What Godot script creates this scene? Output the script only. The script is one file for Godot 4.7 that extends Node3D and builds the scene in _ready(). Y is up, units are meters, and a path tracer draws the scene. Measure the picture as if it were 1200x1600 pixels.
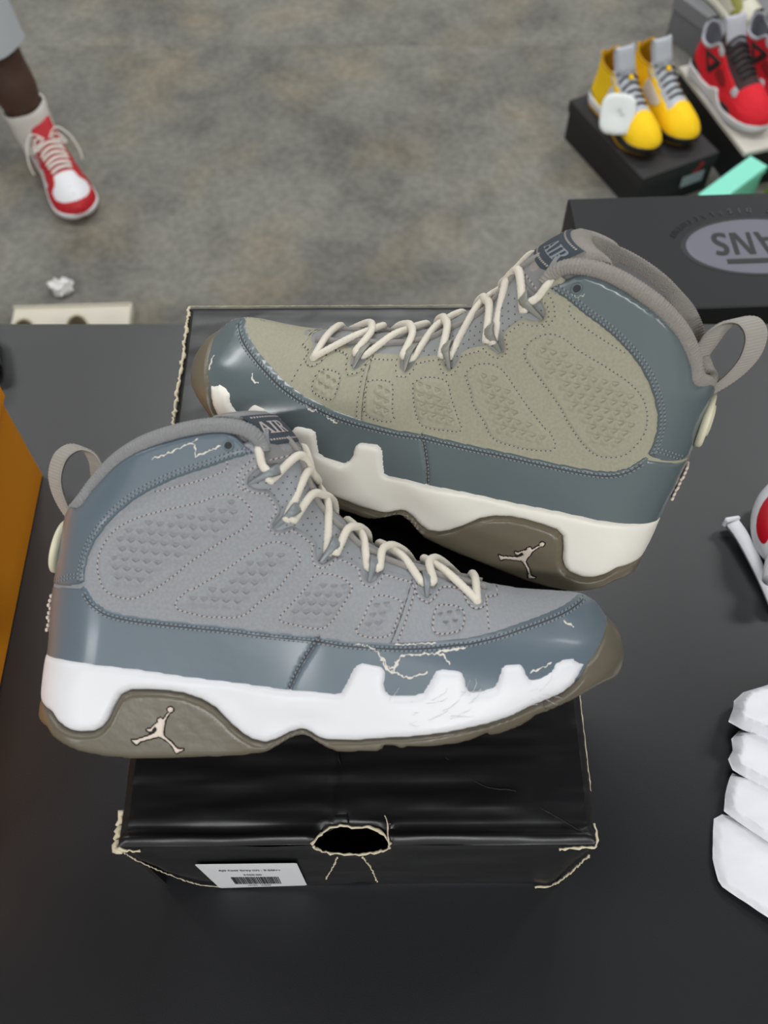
extends Node3D

# ---------------------------------------------------------------- mesh collecting
class Geo:
	var v := PackedVector3Array()
	var n := PackedVector3Array()
	var idx := PackedInt32Array()
	func vert(p: Vector3) -> int:
		v.append(p)
		n.append(Vector3.ZERO)
		return v.size() - 1
	func tri(a: int, b: int, c: int) -> void:      # counter-clockwise seen from outside
		var f := (v[b] - v[a]).cross(v[c] - v[a])
		n[a] += f
		n[b] += f
		n[c] += f
		idx.append(a)
		idx.append(c)
		idx.append(b)
	func quad(a: int, b: int, c: int, d: int) -> void:
		tri(a, b, c)
		tri(a, c, d)
	func face(p: Array) -> void:                   # flat polygon with its own vertices
		var k := []
		for q in p:
			k.append(vert(q))
		for i in range(1, p.size() - 1):
			tri(k[0], k[i], k[i + 1])
	func box(c: Vector3, s: Vector3, turn := Basis()) -> void:
		var h := s * 0.5
		for ax in 3:
			for sg in [-1.0, 1.0]:
				var a := Vector3.ZERO
				var u := Vector3.ZERO
				var w := Vector3.ZERO
				a[ax] = sg * h[ax]
				u[(ax + 1) % 3] = h[(ax + 1) % 3] * sg
				w[(ax + 2) % 3] = h[(ax + 2) % 3]
				face([c + turn * (a - u - w), c + turn * (a + u - w), c + turn * (a + u + w), c + turn * (a - u + w)])
	func rounded_box(c: Vector3, s: Vector3, r: float, turn := Basis()) -> void:
		# a box whose edges carry a bevel of size r
		var h := s * 0.5
		var q := func(x: float, y: float, z: float) -> Vector3: return c + turn * Vector3(x, y, z)
		for ax in 3:
			for sg in [-1.0, 1.0]:
				var u := (ax + 1) % 3
				var w := (ax + 2) % 3
				var pl := []
				for k in [[-1, -1], [1, -1], [1, 1], [-1, 1]]:
					var p := Vector3.ZERO
					p[ax] = sg * h[ax]
					p[u] = k[0] * sg * (h[u] - r)
					p[w] = k[1] * (h[w] - r)
					pl.append(c + turn * p)
				face(pl)
		for ax in 3:
			var u := (ax + 1) % 3
			var w := (ax + 2) % 3
			for k in [[-1, -1], [1, -1], [1, 1], [-1, 1]]:
				var pl := []
				for e in [[-1, 0], [1, 0], [1, 1], [-1, 1]]:
					var p := Vector3.ZERO
					p[ax] = e[0] * (h[ax] - r)
					p[u] = k[0] * (h[u] - (r if e[1] == 0 else 0.0))
					p[w] = k[1] * (h[w] - (0.0 if e[1] == 0 else r))
					pl.append(c + turn * p)
				if k[0] * k[1] > 0:
					pl.reverse()
				face(pl)
		for x in [-1, 1]:
			for y in [-1, 1]:
				for z in [-1, 1]:
					var pl := [c + turn * Vector3(x * h.x, y * (h.y - r), z * (h.z - r)), c + turn * Vector3(x * (h.x - r), y * h.y, z * (h.z - r)), c + turn * Vector3(x * (h.x - r), y * (h.y - r), z * h.z)]
					if x * y * z < 0:
						pl.reverse()
					face(pl)
	func mesh(xf = null, k := 1.0, mirror := false) -> ArrayMesh:
		var vv := PackedVector3Array()
		var nn := PackedVector3Array()
		vv.resize(v.size())
		nn.resize(v.size())
		if xf != null:
			for i in v.size():
				vv[i] = xf.call(v[i]) * k
			var acc := PackedVector3Array()
			acc.resize(v.size())
			for t in range(0, idx.size(), 3):
				var f := (vv[idx[t + 2]] - vv[idx[t]]).cross(vv[idx[t + 1]] - vv[idx[t]])
				acc[idx[t]] += f
				acc[idx[t + 1]] += f
				acc[idx[t + 2]] += f
			for i in v.size():
				nn[i] = acc[i].normalized()
		else:
			for i in v.size():
				vv[i] = v[i] * k
				nn[i] = n[i].normalized()
		var a := []
		a.resize(Mesh.ARRAY_MAX)
		a[Mesh.ARRAY_VERTEX] = vv
		a[Mesh.ARRAY_NORMAL] = nn
		var ii := idx
		if mirror:
			ii = idx.duplicate()
			for t in range(0, ii.size(), 3):
				var q := ii[t]
				ii[t] = ii[t + 1]
				ii[t + 1] = q
			for i in nn.size():
				nn[i] = -nn[i]
		a[Mesh.ARRAY_INDEX] = ii
		var m := ArrayMesh.new()
		if idx.size():
			m.add_surface_from_arrays(Mesh.PRIMITIVE_TRIANGLES, a)
		return m

# ---------------------------------------------------------------- the body of a shoe: half width over its side view, in millimetres
class Last:
	var hl := PackedFloat32Array()                 # heel line s over t
	var tl := PackedFloat32Array()                 # toe line s over t
	var rl := PackedFloat32Array()                 # ridge line t over s
	var p0 := PackedFloat32Array()
	var pu := PackedFloat32Array()
	var outline := PackedVector2Array()
	var heel_r := 36.0
	var toe_r := 75.0
	var cap_r := 45.0
	func lut(tab: Array, lo: int, hi: int, smooth_by: int) -> PackedFloat32Array:
		var raw := PackedFloat32Array()
		for x in range(lo, hi + 1):
			var k := 0
			while k < tab.size() - 2 and tab[k + 1].x < x:
				k += 1
			var q := clampf((x - tab[k].x) / maxf(tab[k + 1].x - tab[k].x, 0.001), 0, 1)
			raw.append(lerpf(tab[k].y, tab[k + 1].y, q))
		var out := PackedFloat32Array()
		for i in raw.size():
			var a := 0.0
			var c := 0.0
			for j in range(-smooth_by, smooth_by + 1):
				a += raw[clampi(i + j, 0, raw.size() - 1)]
				c += 1.0
			out.append(a / c)
		return out
	func setup(hs: Array, ts: Array, rd: Array, w0: Array, wu: Array) -> void:
		hl = lut(hs, -20, 260, 2)
		tl = lut(ts, -20, 260, 2)
		rl = lut(rd, -20, 360, 3)
		p0 = lut(w0, -20, 360, 8)
		pu = lut(wu, -20, 360, 8)
		for t in range(0, 240, 2):
			outline.append(Vector2(at(hl, t), t))
		for s in range(40, 330, 2):
			if at(rl, s) < 240:
				outline.append(Vector2(s, at(rl, s)))
		var right := PackedVector2Array()
		for t in range(0, 130, 2):
			right.append(Vector2(at(tl, t), t))
		right.append(Vector2(-60, 260))
		right.append(Vector2(-60, 0))
		var over := PackedVector2Array()
		for s in range(-40, 360, 2):
			over.append(Vector2(s, at(rl, s)))
		over.append(Vector2(360, -60))
		over.append(Vector2(-40, -60))
		var behind := PackedVector2Array()
		for t in range(-16, 256, 2):
			behind.append(Vector2(at(hl, t), t))
		behind.append(Vector2(400, 256))
		behind.append(Vector2(400, -16))
		var front := PackedVector2Array()
		for t in range(-16, 256, 2):
			front.append(Vector2(at(tl, t), t))
		front.append(Vector2(-100, 256))
		front.append(Vector2(-100, -16))
		var r := Geometry2D.intersect_polygons(over, behind)
		r = Geometry2D.intersect_polygons(r[0], front)
		outline = r[0]
	func at(l: PackedFloat32Array, x: float) -> float:
		var f := clampf(x + 20.0, 0, l.size() - 1.001)
		var i := int(f)
		return lerpf(l[i], l[i + 1], f - i)
	func w(s: float, t: float) -> float:
		var b := smoothstep(20.0, 85.0, t)
		var p := lerpf(at(p0, s), at(pu, s), b)
		var a := 1.0 - clampf((s - at(hl, t)) / heel_r, 0, 1)
		var c := 1.0 - clampf((at(tl, t) - s) / toe_r, 0, 1)
		var e := 1.0 - clampf((at(rl, s) - t) / cap_r, 0, 1)
		return p * sqrt((1.0 - a * a) * (1.0 - pow(c, 2.2)) * (1.0 - e * e))

func pts(a: Array) -> PackedVector2Array:
	var r := PackedVector2Array()
	for i in range(0, a.size(), 2):
		var q := Vector2(a[i], a[i + 1])
		if r.is_empty() or r[-1].distance_to(q) > 0.05:
			r.append(q)
	return r

func lut_pts(a: Array) -> Array:
	var r := []
	for i in range(0, a.size(), 2):
		r.append(Vector2(a[i], a[i + 1]))
	r.sort_custom(func(p, q): return p.x < q.x)
	return r

func rounded(p: PackedVector2Array, closed := true, step := 1.2) -> PackedVector2Array:
	# a Catmull-Rom curve through the points
	var r := PackedVector2Array()
	var n := p.size()
	for i in (n if closed else n - 1):
		var a := p[(i - 1 + n) % n] if closed or i > 0 else p[0]
		var b := p[i]
		var c := p[(i + 1) % n]
		var d := p[(i + 2) % n] if closed or i < n - 2 else p[n - 1]
		var k := maxi(1, int(b.distance_to(c) / step))
		for j in k:
			r.append(b.cubic_interpolate(c, a, d, float(j) / k))
	if not closed:
		r.append(p[n - 1])
	return r

func curve3(p: Array, step: float, closed := false) -> Array:
	var r := []
	var n := p.size()
	for i in (n if closed else n - 1):
		var a: Vector3 = p[(i - 1 + n) % n] if closed or i > 0 else p[0]
		var b: Vector3 = p[i]
		var c: Vector3 = p[(i + 1) % n]
		var d: Vector3 = p[(i + 2) % n] if closed or i < n - 2 else p[n - 1]
		var k := maxi(1, int(b.distance_to(c) / step))
		for j in k:
			r.append(b.cubic_interpolate(c, a, d, float(j) / k))
	if not closed:
		r.append(p[n - 1])
	return r

func seg_dist(p: Vector2, poly: PackedVector2Array) -> float:
	var best := 1e9
	for i in poly.size():
		var q := Geometry2D.get_closest_point_to_segment(p, poly[i], poly[(i + 1) % poly.size()])
		best = minf(best, q.distance_squared_to(p))
	return sqrt(best)

# covers a polygon with a grid cut exactly along its edge; place(s, t, d) gives the point in space, d the distance to the edge up to rim
func panel(geo: Geo, poly: PackedVector2Array, cut: PackedVector2Array, g: float, rim: float, place: Callable, both := true) -> void:
	var bits: Array = [poly]
	if cut.size():
		bits = Geometry2D.intersect_polygons(poly, cut)
	for clip: PackedVector2Array in bits:
		if Geometry2D.is_polygon_clockwise(clip) != Geometry2D.is_polygon_clockwise(bits[0]):
			continue
		var lo := clip[0]
		var hi := clip[0]
		for p in clip:
			lo = lo.min(p)
			hi = hi.max(p)
		var i0 := int(floor(lo.x / g))
		var j0 := int(floor(lo.y / g))
		var nx := int(ceil(hi.x / g)) - i0 + 1
		var ny := int(ceil(hi.y / g)) - j0 + 1
		var dist := PackedFloat32Array()
		dist.resize(nx * ny)
		dist.fill(rim)
		var near := PackedByteArray()
		near.resize(nx * ny)
		var marks := [[poly, rim, true], [clip, g * 1.5, false]]
		for mk in marks:
			var pl: PackedVector2Array = mk[0]
			var rad: float = mk[1]
			for k in pl.size():
				var a := pl[k]
				var b := pl[(k + 1) % pl.size()]
				var x0 := maxi(0, int(floor((minf(a.x, b.x) - rad) / g)) - i0)
				var x1 := mini(nx - 1, int(ceil((maxf(a.x, b.x) + rad) / g)) - i0)
				var y0 := maxi(0, int(floor((minf(a.y, b.y) - rad) / g)) - j0)
				var y1 := mini(ny - 1, int(ceil((maxf(a.y, b.y) + rad) / g)) - j0)
				for x in range(x0, x1 + 1):
					for y in range(y0, y1 + 1):
						var p := Vector2((x + i0) * g, (y + j0) * g)
						var d := Geometry2D.get_closest_point_to_segment(p, a, b).distance_to(p)
						if mk[2]:
							dist[x * ny + y] = minf(dist[x * ny + y], d)
						elif d < rad:
							near[x * ny + y] = 1
		var inside := PackedByteArray()
		inside.resize(nx * ny)
		for x in nx:
			for y in ny:
				inside[x * ny + y] = 1 if Geometry2D.is_point_in_polygon(Vector2((x + i0) * g, (y + j0) * g), clip) else 0
		var ids := {}
		var get_id := func(p: Vector2, d: float) -> Array:
			var key := Vector2i(roundi(p.x / g * 400.0), roundi(p.y / g * 400.0))
			if not ids.has(key):
				var q: Vector3 = place.call(p.x, p.y, d)
				var a: int = geo.vert(q)
				var b := -1
				if both:
					b = a if q.z < 0.02 else geo.vert(Vector3(q.x, q.y, -q.z))
				ids[key] = [a, b]
			return ids[key]
		for x in nx - 1:
			for y in ny - 1:
				var c := [x * ny + y, (x + 1) * ny + y, (x + 1) * ny + y + 1, x * ny + y + 1]
				var sum := inside[c[0]] + inside[c[1]] + inside[c[2]] + inside[c[3]]
				var close := near[c[0]] + near[c[1]] + near[c[2]] + near[c[3]]
				if sum == 0 and close == 0:
					continue
				var cell := PackedVector2Array([Vector2((x + i0) * g, (y + j0) * g), Vector2((x + i0 + 1) * g, (y + j0) * g), Vector2((x + i0 + 1) * g, (y + j0 + 1) * g), Vector2((x + i0) * g, (y + j0 + 1) * g)])
				if sum == 4 and close == 0:
					var k := []
					for m in 4:
						k.append(get_id.call(cell[m], dist[c[m]]))
					for o in (2 if both else 1):
						if o == 0:
							geo.quad(k[0][0], k[1][0], k[2][0], k[3][0])
						else:
							geo.quad(k[3][1], k[2][1], k[1][1], k[0][1])
				else:
					for piece: PackedVector2Array in Geometry2D.intersect_polygons(cell, clip):
						if piece.size() < 3:
							continue
						if Geometry2D.is_polygon_clockwise(piece):
							piece.reverse()
						var k := []
						for p in piece:
							k.append(get_id.call(p, minf(rim, seg_dist(p, poly))))
						var tr := Geometry2D.triangulate_polygon(piece)
						for q in range(0, tr.size(), 3):
							var pa := piece[tr[q]]
							var flip := (piece[tr[q + 1]] - pa).cross(piece[tr[q + 2]] - pa) < 0
							var a: Array = k[tr[q]]
							var b: Array = k[tr[q + (2 if flip else 1)]]
							var e: Array = k[tr[q + (1 if flip else 2)]]
							geo.tri(a[0], b[0], e[0])
							if both:
								geo.tri(e[1], b[1], a[1])

func rim_lift(d: float, rim: float, off: float, sunk := 0.4) -> float:
	var x := 1.0 - clampf(d / rim, 0, 1)
	return lerpf(-sunk, off, sqrt(1.0 - x * x))

func shell(geo: Geo, b: Last, poly: PackedVector2Array, off: float, rim: float, g: float, under := 0.0, extra = null, both := true) -> void:
	# a leather, rubber or foam piece lying off above the body, rounded down to under at its edge
	var place := func(s: float, t: float, d: float) -> Vector3:
		var w := b.w(s, t)
		var o := under + rim_lift(d, rim, off - under)
		if extra != null:
			o += extra.call(s, t, d)
		return Vector3(s, t, maxf(0.0, w + o * clampf(w / 8.0, 0, 1)))
	panel(geo, poly, b.outline, g, rim, place, both)

func surf(b: Last, p: Vector2, off: float) -> Vector3:
	var w := b.w(p.x, p.y)
	return Vector3(p.x, p.y, w + off * clampf(w / 8.0, 0, 1))

func walk(line: PackedVector2Array, step: float, closed: bool) -> Array:
	# points with directions spaced evenly along a line
	var r := []
	var left := 0.0
	for i in (line.size() if closed else line.size() - 1):
		var a := line[i]
		var c := line[(i + 1) % line.size()]
		var l := a.distance_to(c)
		while left < l:
			r.append([a.lerp(c, left / l), (c - a) / l])
			left += step
		left -= l
	return r

func stitches(thread: Geo, holes: Geo, b: Last, line: PackedVector2Array, off: float, closed := false, step := 2.5, size := 1.0) -> void:
	for e in walk(line, step, closed):
		var c: Vector2 = e[0]
		if b.w(c.x, c.y) < 3.0:
			continue
		var dir: Vector2 = e[1].rotated(0.3)
		var nor := Vector2(-dir.y, dir.x)
		for mir in [1.0, -1.0]:
			var k := []
			for q in [c + dir * 1.1 * size, c + nor * 0.46 * size, c - dir * 1.1 * size, c - nor * 0.46 * size]:
				k.append(thread.vert(surf(b, q, off) * Vector3(1, 1, mir)))
			var top := thread.vert(surf(b, c, off + 0.5 * size) * Vector3(1, 1, mir))
			for m in 4:
				if mir > 0:
					thread.tri(k[m], k[(m + 1) % 4], top)
				else:
					thread.tri(k[(m + 1) % 4], k[m], top)
			var h: Vector2 = c + e[1] * step * 0.5
			var kk := []
			for q in [h + Vector2(0.44, 0), h + Vector2(0, 0.44), h - Vector2(0.44, 0), h - Vector2(0, 0.44)]:
				kk.append(holes.vert(surf(b, q, off + 0.06) * Vector3(1, 1, mir)))
			if mir > 0:
				holes.quad(kk[0], kk[1], kk[2], kk[3])
			else:
				holes.quad(kk[3], kk[2], kk[1], kk[0])

func strip(geo: Geo, b: Last, line: PackedVector2Array, off: float, width: float, rough := 0.0, seed_no := 1, both := true) -> void:
	# a thin band along a line of the surface: a seam, a crack
	var rng := RandomNumberGenerator.new()
	rng.seed = seed_no
	var last := []
	var es := walk(line, 1.0, false)
	for i in es.size():
		var c: Vector2 = es[i][0]
		var n: Vector2 = es[i][1].orthogonal()
		c += n * rng.randf_range(-1, 1) * rough
		var hw := width * 0.5 * (1.0 if rough == 0 else rng.randf_range(0.25, 1.3))
		var k := []
		for mir in ([1.0, -1.0] if both else [1.0]):
			for sg in [-1.0, 1.0]:
				k.append(geo.vert(surf(b, c + n * hw * sg, off) * Vector3(1, 1, mir)))
		if last.size():
			geo.quad(last[1], last[0], k[0], k[1])
			if both:
				geo.quad(last[2], last[3], k[3], k[2])
		last = k

func tube(geo: Geo, p: Array, radius: Callable, sides := 8, closed := false) -> void:
	var n := p.size()
	var rings := []
	var up := Vector3(0.13, 1, 0.21).normalized()
	for i in n:
		var a: Vector3 = p[(i - 1 + n) % n] if closed or i > 0 else p[0]
		var c: Vector3 = p[(i + 1) % n] if closed or i < n - 1 else p[n - 1]
		var d := (c - a).normalized()
		var x := up.cross(d).normalized()
		var y := d.cross(x)
		up = y
		var r: float = radius.call(float(i) / (n - 1), i)
		var ring := []
		for k in sides:
			var q := TAU * k / sides
			ring.append(geo.vert(p[i] + (x * cos(q) + y * sin(q)) * r))
		rings.append(ring)
	for i in (n if closed else n - 1):
		var a: Array = rings[i]
		var c: Array = rings[(i + 1) % n]
		for k in sides:
			var m := (k + 1) % sides
			geo.quad(a[k], a[m], c[m], c[k])
	if not closed:
		for e in 2:
			var ring: Array = rings[0 if e == 0 else n - 1]
			var o := geo.vert(p[0 if e == 0 else n - 1])
			for k in sides:
				var m := (k + 1) % sides
				if e == 0:
					geo.tri(o, ring[m], ring[k])
				else:
					geo.tri(o, ring[k], ring[m])

func ribbon(geo: Geo, p: Array, across: Callable, thick: float) -> void:
	# a flat band along points; across(i) gives half its width as a vector
	var n := p.size()
	var last := []
	for i in n:
		var d: Vector3 = (p[mini(i + 1, n - 1)] - p[maxi(i - 1, 0)]).normalized()
		var a: Vector3 = across.call(float(i) / (n - 1), i)
		var up := a.normalized().cross(d).normalized() * thick * 0.5
		var k := [geo.vert(p[i] - a + up), geo.vert(p[i] + a + up), geo.vert(p[i] + a - up), geo.vert(p[i] - a - up)]
		if last.size():
			for m in 4:
				geo.quad(last[m], last[(m + 1) % 4], k[(m + 1) % 4], k[m])
		else:
			geo.quad(k[3], k[2], k[1], k[0])
		last = k
	geo.quad(last[0], last[1], last[2], last[3])

# ---------------------------------------------------------------- naming
var names := {}

func numbered(called: String) -> String:
	names[called] = names.get(called, -1) + 1
	return called if names[called] == 0 else "%s_%03d" % [called, names[called]]

func tag(o: Node3D, label: String, category: String, group := "") -> Node3D:
	o.set_meta("label", label)
	o.set_meta("category", category)
	if group:
		o.set_meta("group", group)
	return o

func thing(called: String, label: String, category: String, where := Transform3D(), group := "") -> Node3D:
	var o := Node3D.new()
	o.name = numbered(called)
	add_child(o)
	o.transform = where
	return tag(o, label, category, group)

func put(called: String, m: Mesh, material: Material, parent: Node3D = null) -> MeshInstance3D:
	var o := MeshInstance3D.new()
	o.name = called if parent else numbered(called)
	o.mesh = m
	o.material_override = material
	(parent if parent else self).add_child(o, true)
	return o

func struct(called: String, m: Mesh, material: Material, parent: Node3D = null) -> MeshInstance3D:
	var o := put(called, m, material, parent)
	o.set_meta("kind", "structure")
	return o

# ---------------------------------------------------------------- materials
func noise(freq: float, octaves := 4, seed_no := 3, kind := FastNoiseLite.TYPE_SIMPLEX_SMOOTH) -> FastNoiseLite:
	var f := FastNoiseLite.new()
	f.noise_type = kind
	f.frequency = freq
	f.fractal_octaves = octaves
	f.seed = seed_no
	return f

func noise_tex(freq: float, octaves := 4, seed_no := 3, side := 512, normal := false, strength := 4.0, kind := FastNoiseLite.TYPE_SIMPLEX_SMOOTH) -> NoiseTexture2D:
	var t := NoiseTexture2D.new()
	t.noise = noise(freq, octaves, seed_no, kind)
	t.width = side
	t.height = side
	t.seamless = true
	t.as_normal_map = normal
	t.bump_strength = strength
	t.generate_mipmaps = false
	return t

func toned(t: NoiseTexture2D, a: Color, b: Color) -> NoiseTexture2D:
	var r := Gradient.new()
	r.set_color(0, a)
	r.set_color(1, b)
	t.color_ramp = r
	return t

func paint(hex: String, rough := 0.6, spec := 0.5, metal := 0.0) -> StandardMaterial3D:
	var m := StandardMaterial3D.new()
	m.albedo_color = Color(hex)
	m.roughness = rough
	m.metallic_specular = spec
	m.metallic = metal
	return m

func grained(m: StandardMaterial3D, t: Texture2D, per_metre: float, strength := 1.0, world := false) -> StandardMaterial3D:
	m.normal_enabled = true
	m.normal_texture = t
	m.normal_scale = strength
	m.uv1_triplanar = true
	m.uv1_world_triplanar = world
	m.uv1_scale = Vector3.ONE * per_metre
	return m

func speckled(m: StandardMaterial3D, t: Texture2D) -> StandardMaterial3D:
	m.albedo_texture = t
	return m

# ---------------------------------------------------------------- lettering
var fonts := {}

func text_geo(text: String, size: float, place: Callable, font_name := "Droid Sans", bold := false) -> Geo:
	# letters of that height, centred at 0, each point put in space by place(x, y)
	var key := font_name + str(bold)
	if not fonts.has(key):
		var f := SystemFont.new()
		f.font_names = PackedStringArray([font_name])
		f.font_weight = 700 if bold else 400
		fonts[key] = f
	var tm := TextMesh.new()
	tm.text = text
	tm.font = fonts[key]
	tm.font_size = 64
	tm.pixel_size = 0.01
	tm.depth = 0.0
	tm.curve_step = 1.0
	var g := Geo.new()
	for s in tm.get_surface_count():
		var a := tm.surface_get_arrays(s)
		var vv: PackedVector3Array = a[Mesh.ARRAY_VERTEX]
		var ii: PackedInt32Array = a[Mesh.ARRAY_INDEX] if a[Mesh.ARRAY_INDEX] != null else PackedInt32Array(range(vv.size()))
		var o := g.v.size()
		for p in vv:
			g.vert(place.call(p.x * size / 0.46, p.y * size / 0.46))
		for k in range(0, ii.size(), 3):
			var p := vv[ii[k]]
			var q := vv[ii[k + 1]]
			var r := vv[ii[k + 2]]
			var turn := (Vector2(q.x, q.y) - Vector2(p.x, p.y)).cross(Vector2(r.x, r.y) - Vector2(p.x, p.y))
			if absf(turn) < 1e-12:
				continue
			if turn > 0:
				g.tri(o + ii[k], o + ii[k + 1], o + ii[k + 2])
			else:
				g.tri(o + ii[k], o + ii[k + 2], o + ii[k + 1])
	return g

# ---------------------------------------------------------------- the grey high-top
var hero := {}
var last_hero: Last

func hero_shoe() -> void:
	var HS := lut_pts([3.9, 18.5, 7.8, 9.9, 12.4, 4.1, 17.7, 1.1, 23.7, 0.6, 29, 1.4, 36, 2.3, 44.1, 2.8, 51.1, 3.7, 65.7, 5.7, 81.4, 6.8, 94.2, 8.5, 114.2, 12.4, 134.7, 16.3, 155, 30, 200, 50])
	var TS := lut_pts([-10, 225, 20, 255, 38.6, 296.7, 45.6, 305.3, 50.9, 309.5, 56.1, 312, 62.2, 312.6, 70.1, 311.3, 75.3, 308.2, 78.2, 304.3, 81.4, 302.5, 86.6, 298.6, 90.5, 294.3, 92.4, 289.8, 120, 270, 200, 250])
	var RD := lut_pts([0, 300, 100, 270, 118, 210, 130.6, 182, 133.2, 179, 136.6, 174.7, 141.7, 170.5, 143.3, 161.9, 146.7, 150.8, 152.7, 140.5, 158.7, 134.5, 167.2, 126.7, 168.9, 123.7, 175, 119.6, 185.3, 113.7, 198.2, 108.5, 208.6, 106.4, 215.5, 103.8, 224.2, 101.2, 234.5, 98.5, 238, 97.7, 241.5, 96.6, 244, 96.4, 253.6, 94.6, 266.5, 93.3, 279.5, 92.9, 290.6, 91.8, 300, 86, 320, 70])
	var collar_poly := pts([-12, 96, -12, 141, 20, 141, 27.9, 138.8, 30.4, 140.5, 36.4, 148.3, 44.7, 156.7, 52.2, 162.7, 61, 167.5, 73.5, 171.8, 85.4, 174.9, 97.4, 177, 106.5, 177.3, 108.4, 176.6, 111.9, 175.1, 115.4, 171.6, 120, 167.7, 120.8, 166.4, 109.9, 163.6, 97.9, 159.3, 90, 156.9, 81.1, 153.8, 69.1, 148.2, 61, 143.5, 52.8, 137.1, 46.1, 130.3, 40, 122.5, 36.1, 114.5, 33.9, 105.6, 34.1, 102.4, 33.2, 101.1, 25.8, 99.3])
	var mudguard_poly := pts([-12, 95.4, 31.7, 99.4, 34.1, 101.2, 36.1, 97.7, 39.5, 93, 46.1, 88.7, 55, 86.4, 67.9, 84.6, 84, 83, 108.1, 80.8, 121.6, 79, 137.4, 77.2, 152.6, 75.7, 165.4, 74, 189.2, 73.1, 204.9, 73.6, 220.8, 75.2, 226.4, 75.6, 240.2, 78.3, 252.8, 81.4, 266.1, 84.5, 277.4, 87.6, 285, 90.4, 289.8, 92.4, 300, 97, 335, 92, 310, 80, 304, 76, 299, 70, 293, 63, 286, 56, 262, 46, 224, 44, 200, 41, 150, 42, 100, 46, 50, 50, -12, 50])
	var mudguard_top := pts([31.7, 99.4, 34.1, 101.2, 36.1, 97.7, 39.5, 93, 46.1, 88.7, 55, 86.4, 67.9, 84.6, 84, 83, 108.1, 80.8, 121.6, 79, 137.4, 77.2, 152.6, 75.7, 165.4, 74, 189.2, 73.1, 204.9, 73.6, 220.8, 75.2, 226.4, 75.6, 240.2, 78.3, 252.8, 81.4, 266.1, 84.5, 277.4, 87.6, 285, 90.4, 289.8, 92.4])
	var midsole_poly := pts([-12, 40, -12, 60, 4, 61.5, 20, 63, 35.7, 62, 60.1, 59.5, 84.1, 56, 108, 53.3, 121.6, 51.4, 137.6, 49.2, 149.5, 49.2, 160.3, 48.1, 162.7, 49, 165.5, 53.8, 168.6, 60.2, 171, 62.8, 173.4, 63.5, 179.7, 62.9, 184.4, 61.5, 185.6, 58.4, 184.8, 52.9, 185.2, 50.6, 187.6, 48, 199.3, 48.9, 203.2, 50.2, 206.3, 55.2, 209.4, 60.6, 212.5, 61.8, 218.8, 61.5, 223.4, 60, 224.5, 56.3, 225.3, 52.5, 227.2, 50.6, 231.9, 51.4, 238.1, 53.4, 240, 57.2, 241.8, 62.7, 244.5, 63.9, 250.9, 64.3, 253.2, 62.5, 254.6, 58.5, 256.5, 56.6, 256.9, 56.3, 262.6, 57.8, 266.8, 60.1, 269, 63.7, 273.7, 65.2, 278.9, 65.4, 281.3, 63.2, 285.4, 62.6, 282.7, 58.2, 278.4, 52.3, 272.6, 48, 262.7, 44.7, 257.1, 43.1, 246.8, 38.3, 235, 34.5, 223.3, 32, 215.5, 30.5, 195.4, 27.5, 185.2, 26.5, 169.5, 24.5, 155.9, 23.8, 151.1, 25.2, 146.3, 27.9, 143.1, 28.6, 137.5, 27.2, 131, 23.7, 125.3, 21.8, 118.8, 22.8, 113.2, 25.9, 107.6, 30.7, 101.3, 37.3, 99.8, 39, 93.4, 43.1, 83.9, 46.7, 76, 47.9, 66.4, 48.6, 57.6, 48.3, 52.9, 46, 49.7, 40.8, 46.4, 33.6, 43.2, 29.6, 39.2, 27.6, 31, 27, 24.9, 28.1, 19, 31.2, 15.1, 35.1])
	var heel_outsole_poly := pts([-12, 41, 15.5, 35.5, 19.4, 31.6, 25.2, 28.4, 31.4, 27.3, 39.5, 27.9, 43.5, 29.9, 46.7, 33.9, 49.9, 41, 53.1, 46.2, 57.9, 48.6, 66.7, 48.8, 76.2, 48.2, 84.2, 47, 93.6, 43.3, 99.9, 39.2, 107, 32.5, 107.8, 31, 113.3, 26.2, 119, 23.1, 125.5, 22.2, 131.1, 24, 137.6, 27.5, 143.2, 29, 146.4, 28.3, 149.6, 25.5, 147.2, 26.2, 143.2, 26.5, 137.6, 24.6, 131.9, 20.8, 125.4, 16.9, 113.2, 14.8, 101.2, 13.9, 95.6, 14, 75.7, 13.6, 57.5, 13.6, 44.1, 14.9, 32, 17.2, 23.3, 20.1, 16.5, 23.1, 12.5, 26.9, -12, 30])
	var forefoot_outsole_poly := pts([142.3, 27.2, 143.1, 28.8, 146.3, 28.1, 151.1, 25.5, 155.9, 24, 169.4, 24.7, 185.2, 26.8, 195.4, 27.7, 215.6, 30.8, 223.4, 32.2, 235.1, 34.8, 246.8, 38.6, 257.1, 43.3, 262.8, 45, 266.6, 39.4, 258.8, 37.7, 257.8, 35.9, 251.7, 31.5, 242.1, 28.2, 236.5, 27.9, 235, 29.6, 227.6, 26.1, 219.7, 24.4, 209.4, 23.7, 195.4, 22.9, 193.1, 22, 189.1, 23.3, 184.3, 22.9, 183.7, 21.1, 181.3, 20.1, 165.4, 18.7, 160.7, 18.8, 155.9, 20.4, 151.1, 23.1, 147.1, 25.7])
	var toe_outsole_poly := pts([306, 82, 299.6, 75.9, 294.1, 70, 289.2, 65.2, 285.7, 62.4, 282.9, 58, 278.5, 52.2, 272.7, 47.8, 262.8, 44.6, 259.7, 41.8, 266.6, 39.4, 275.9, 42.6, 288.9, 47.9, 296, 50, 303, 50, 335, 47, 335, 86])
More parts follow.
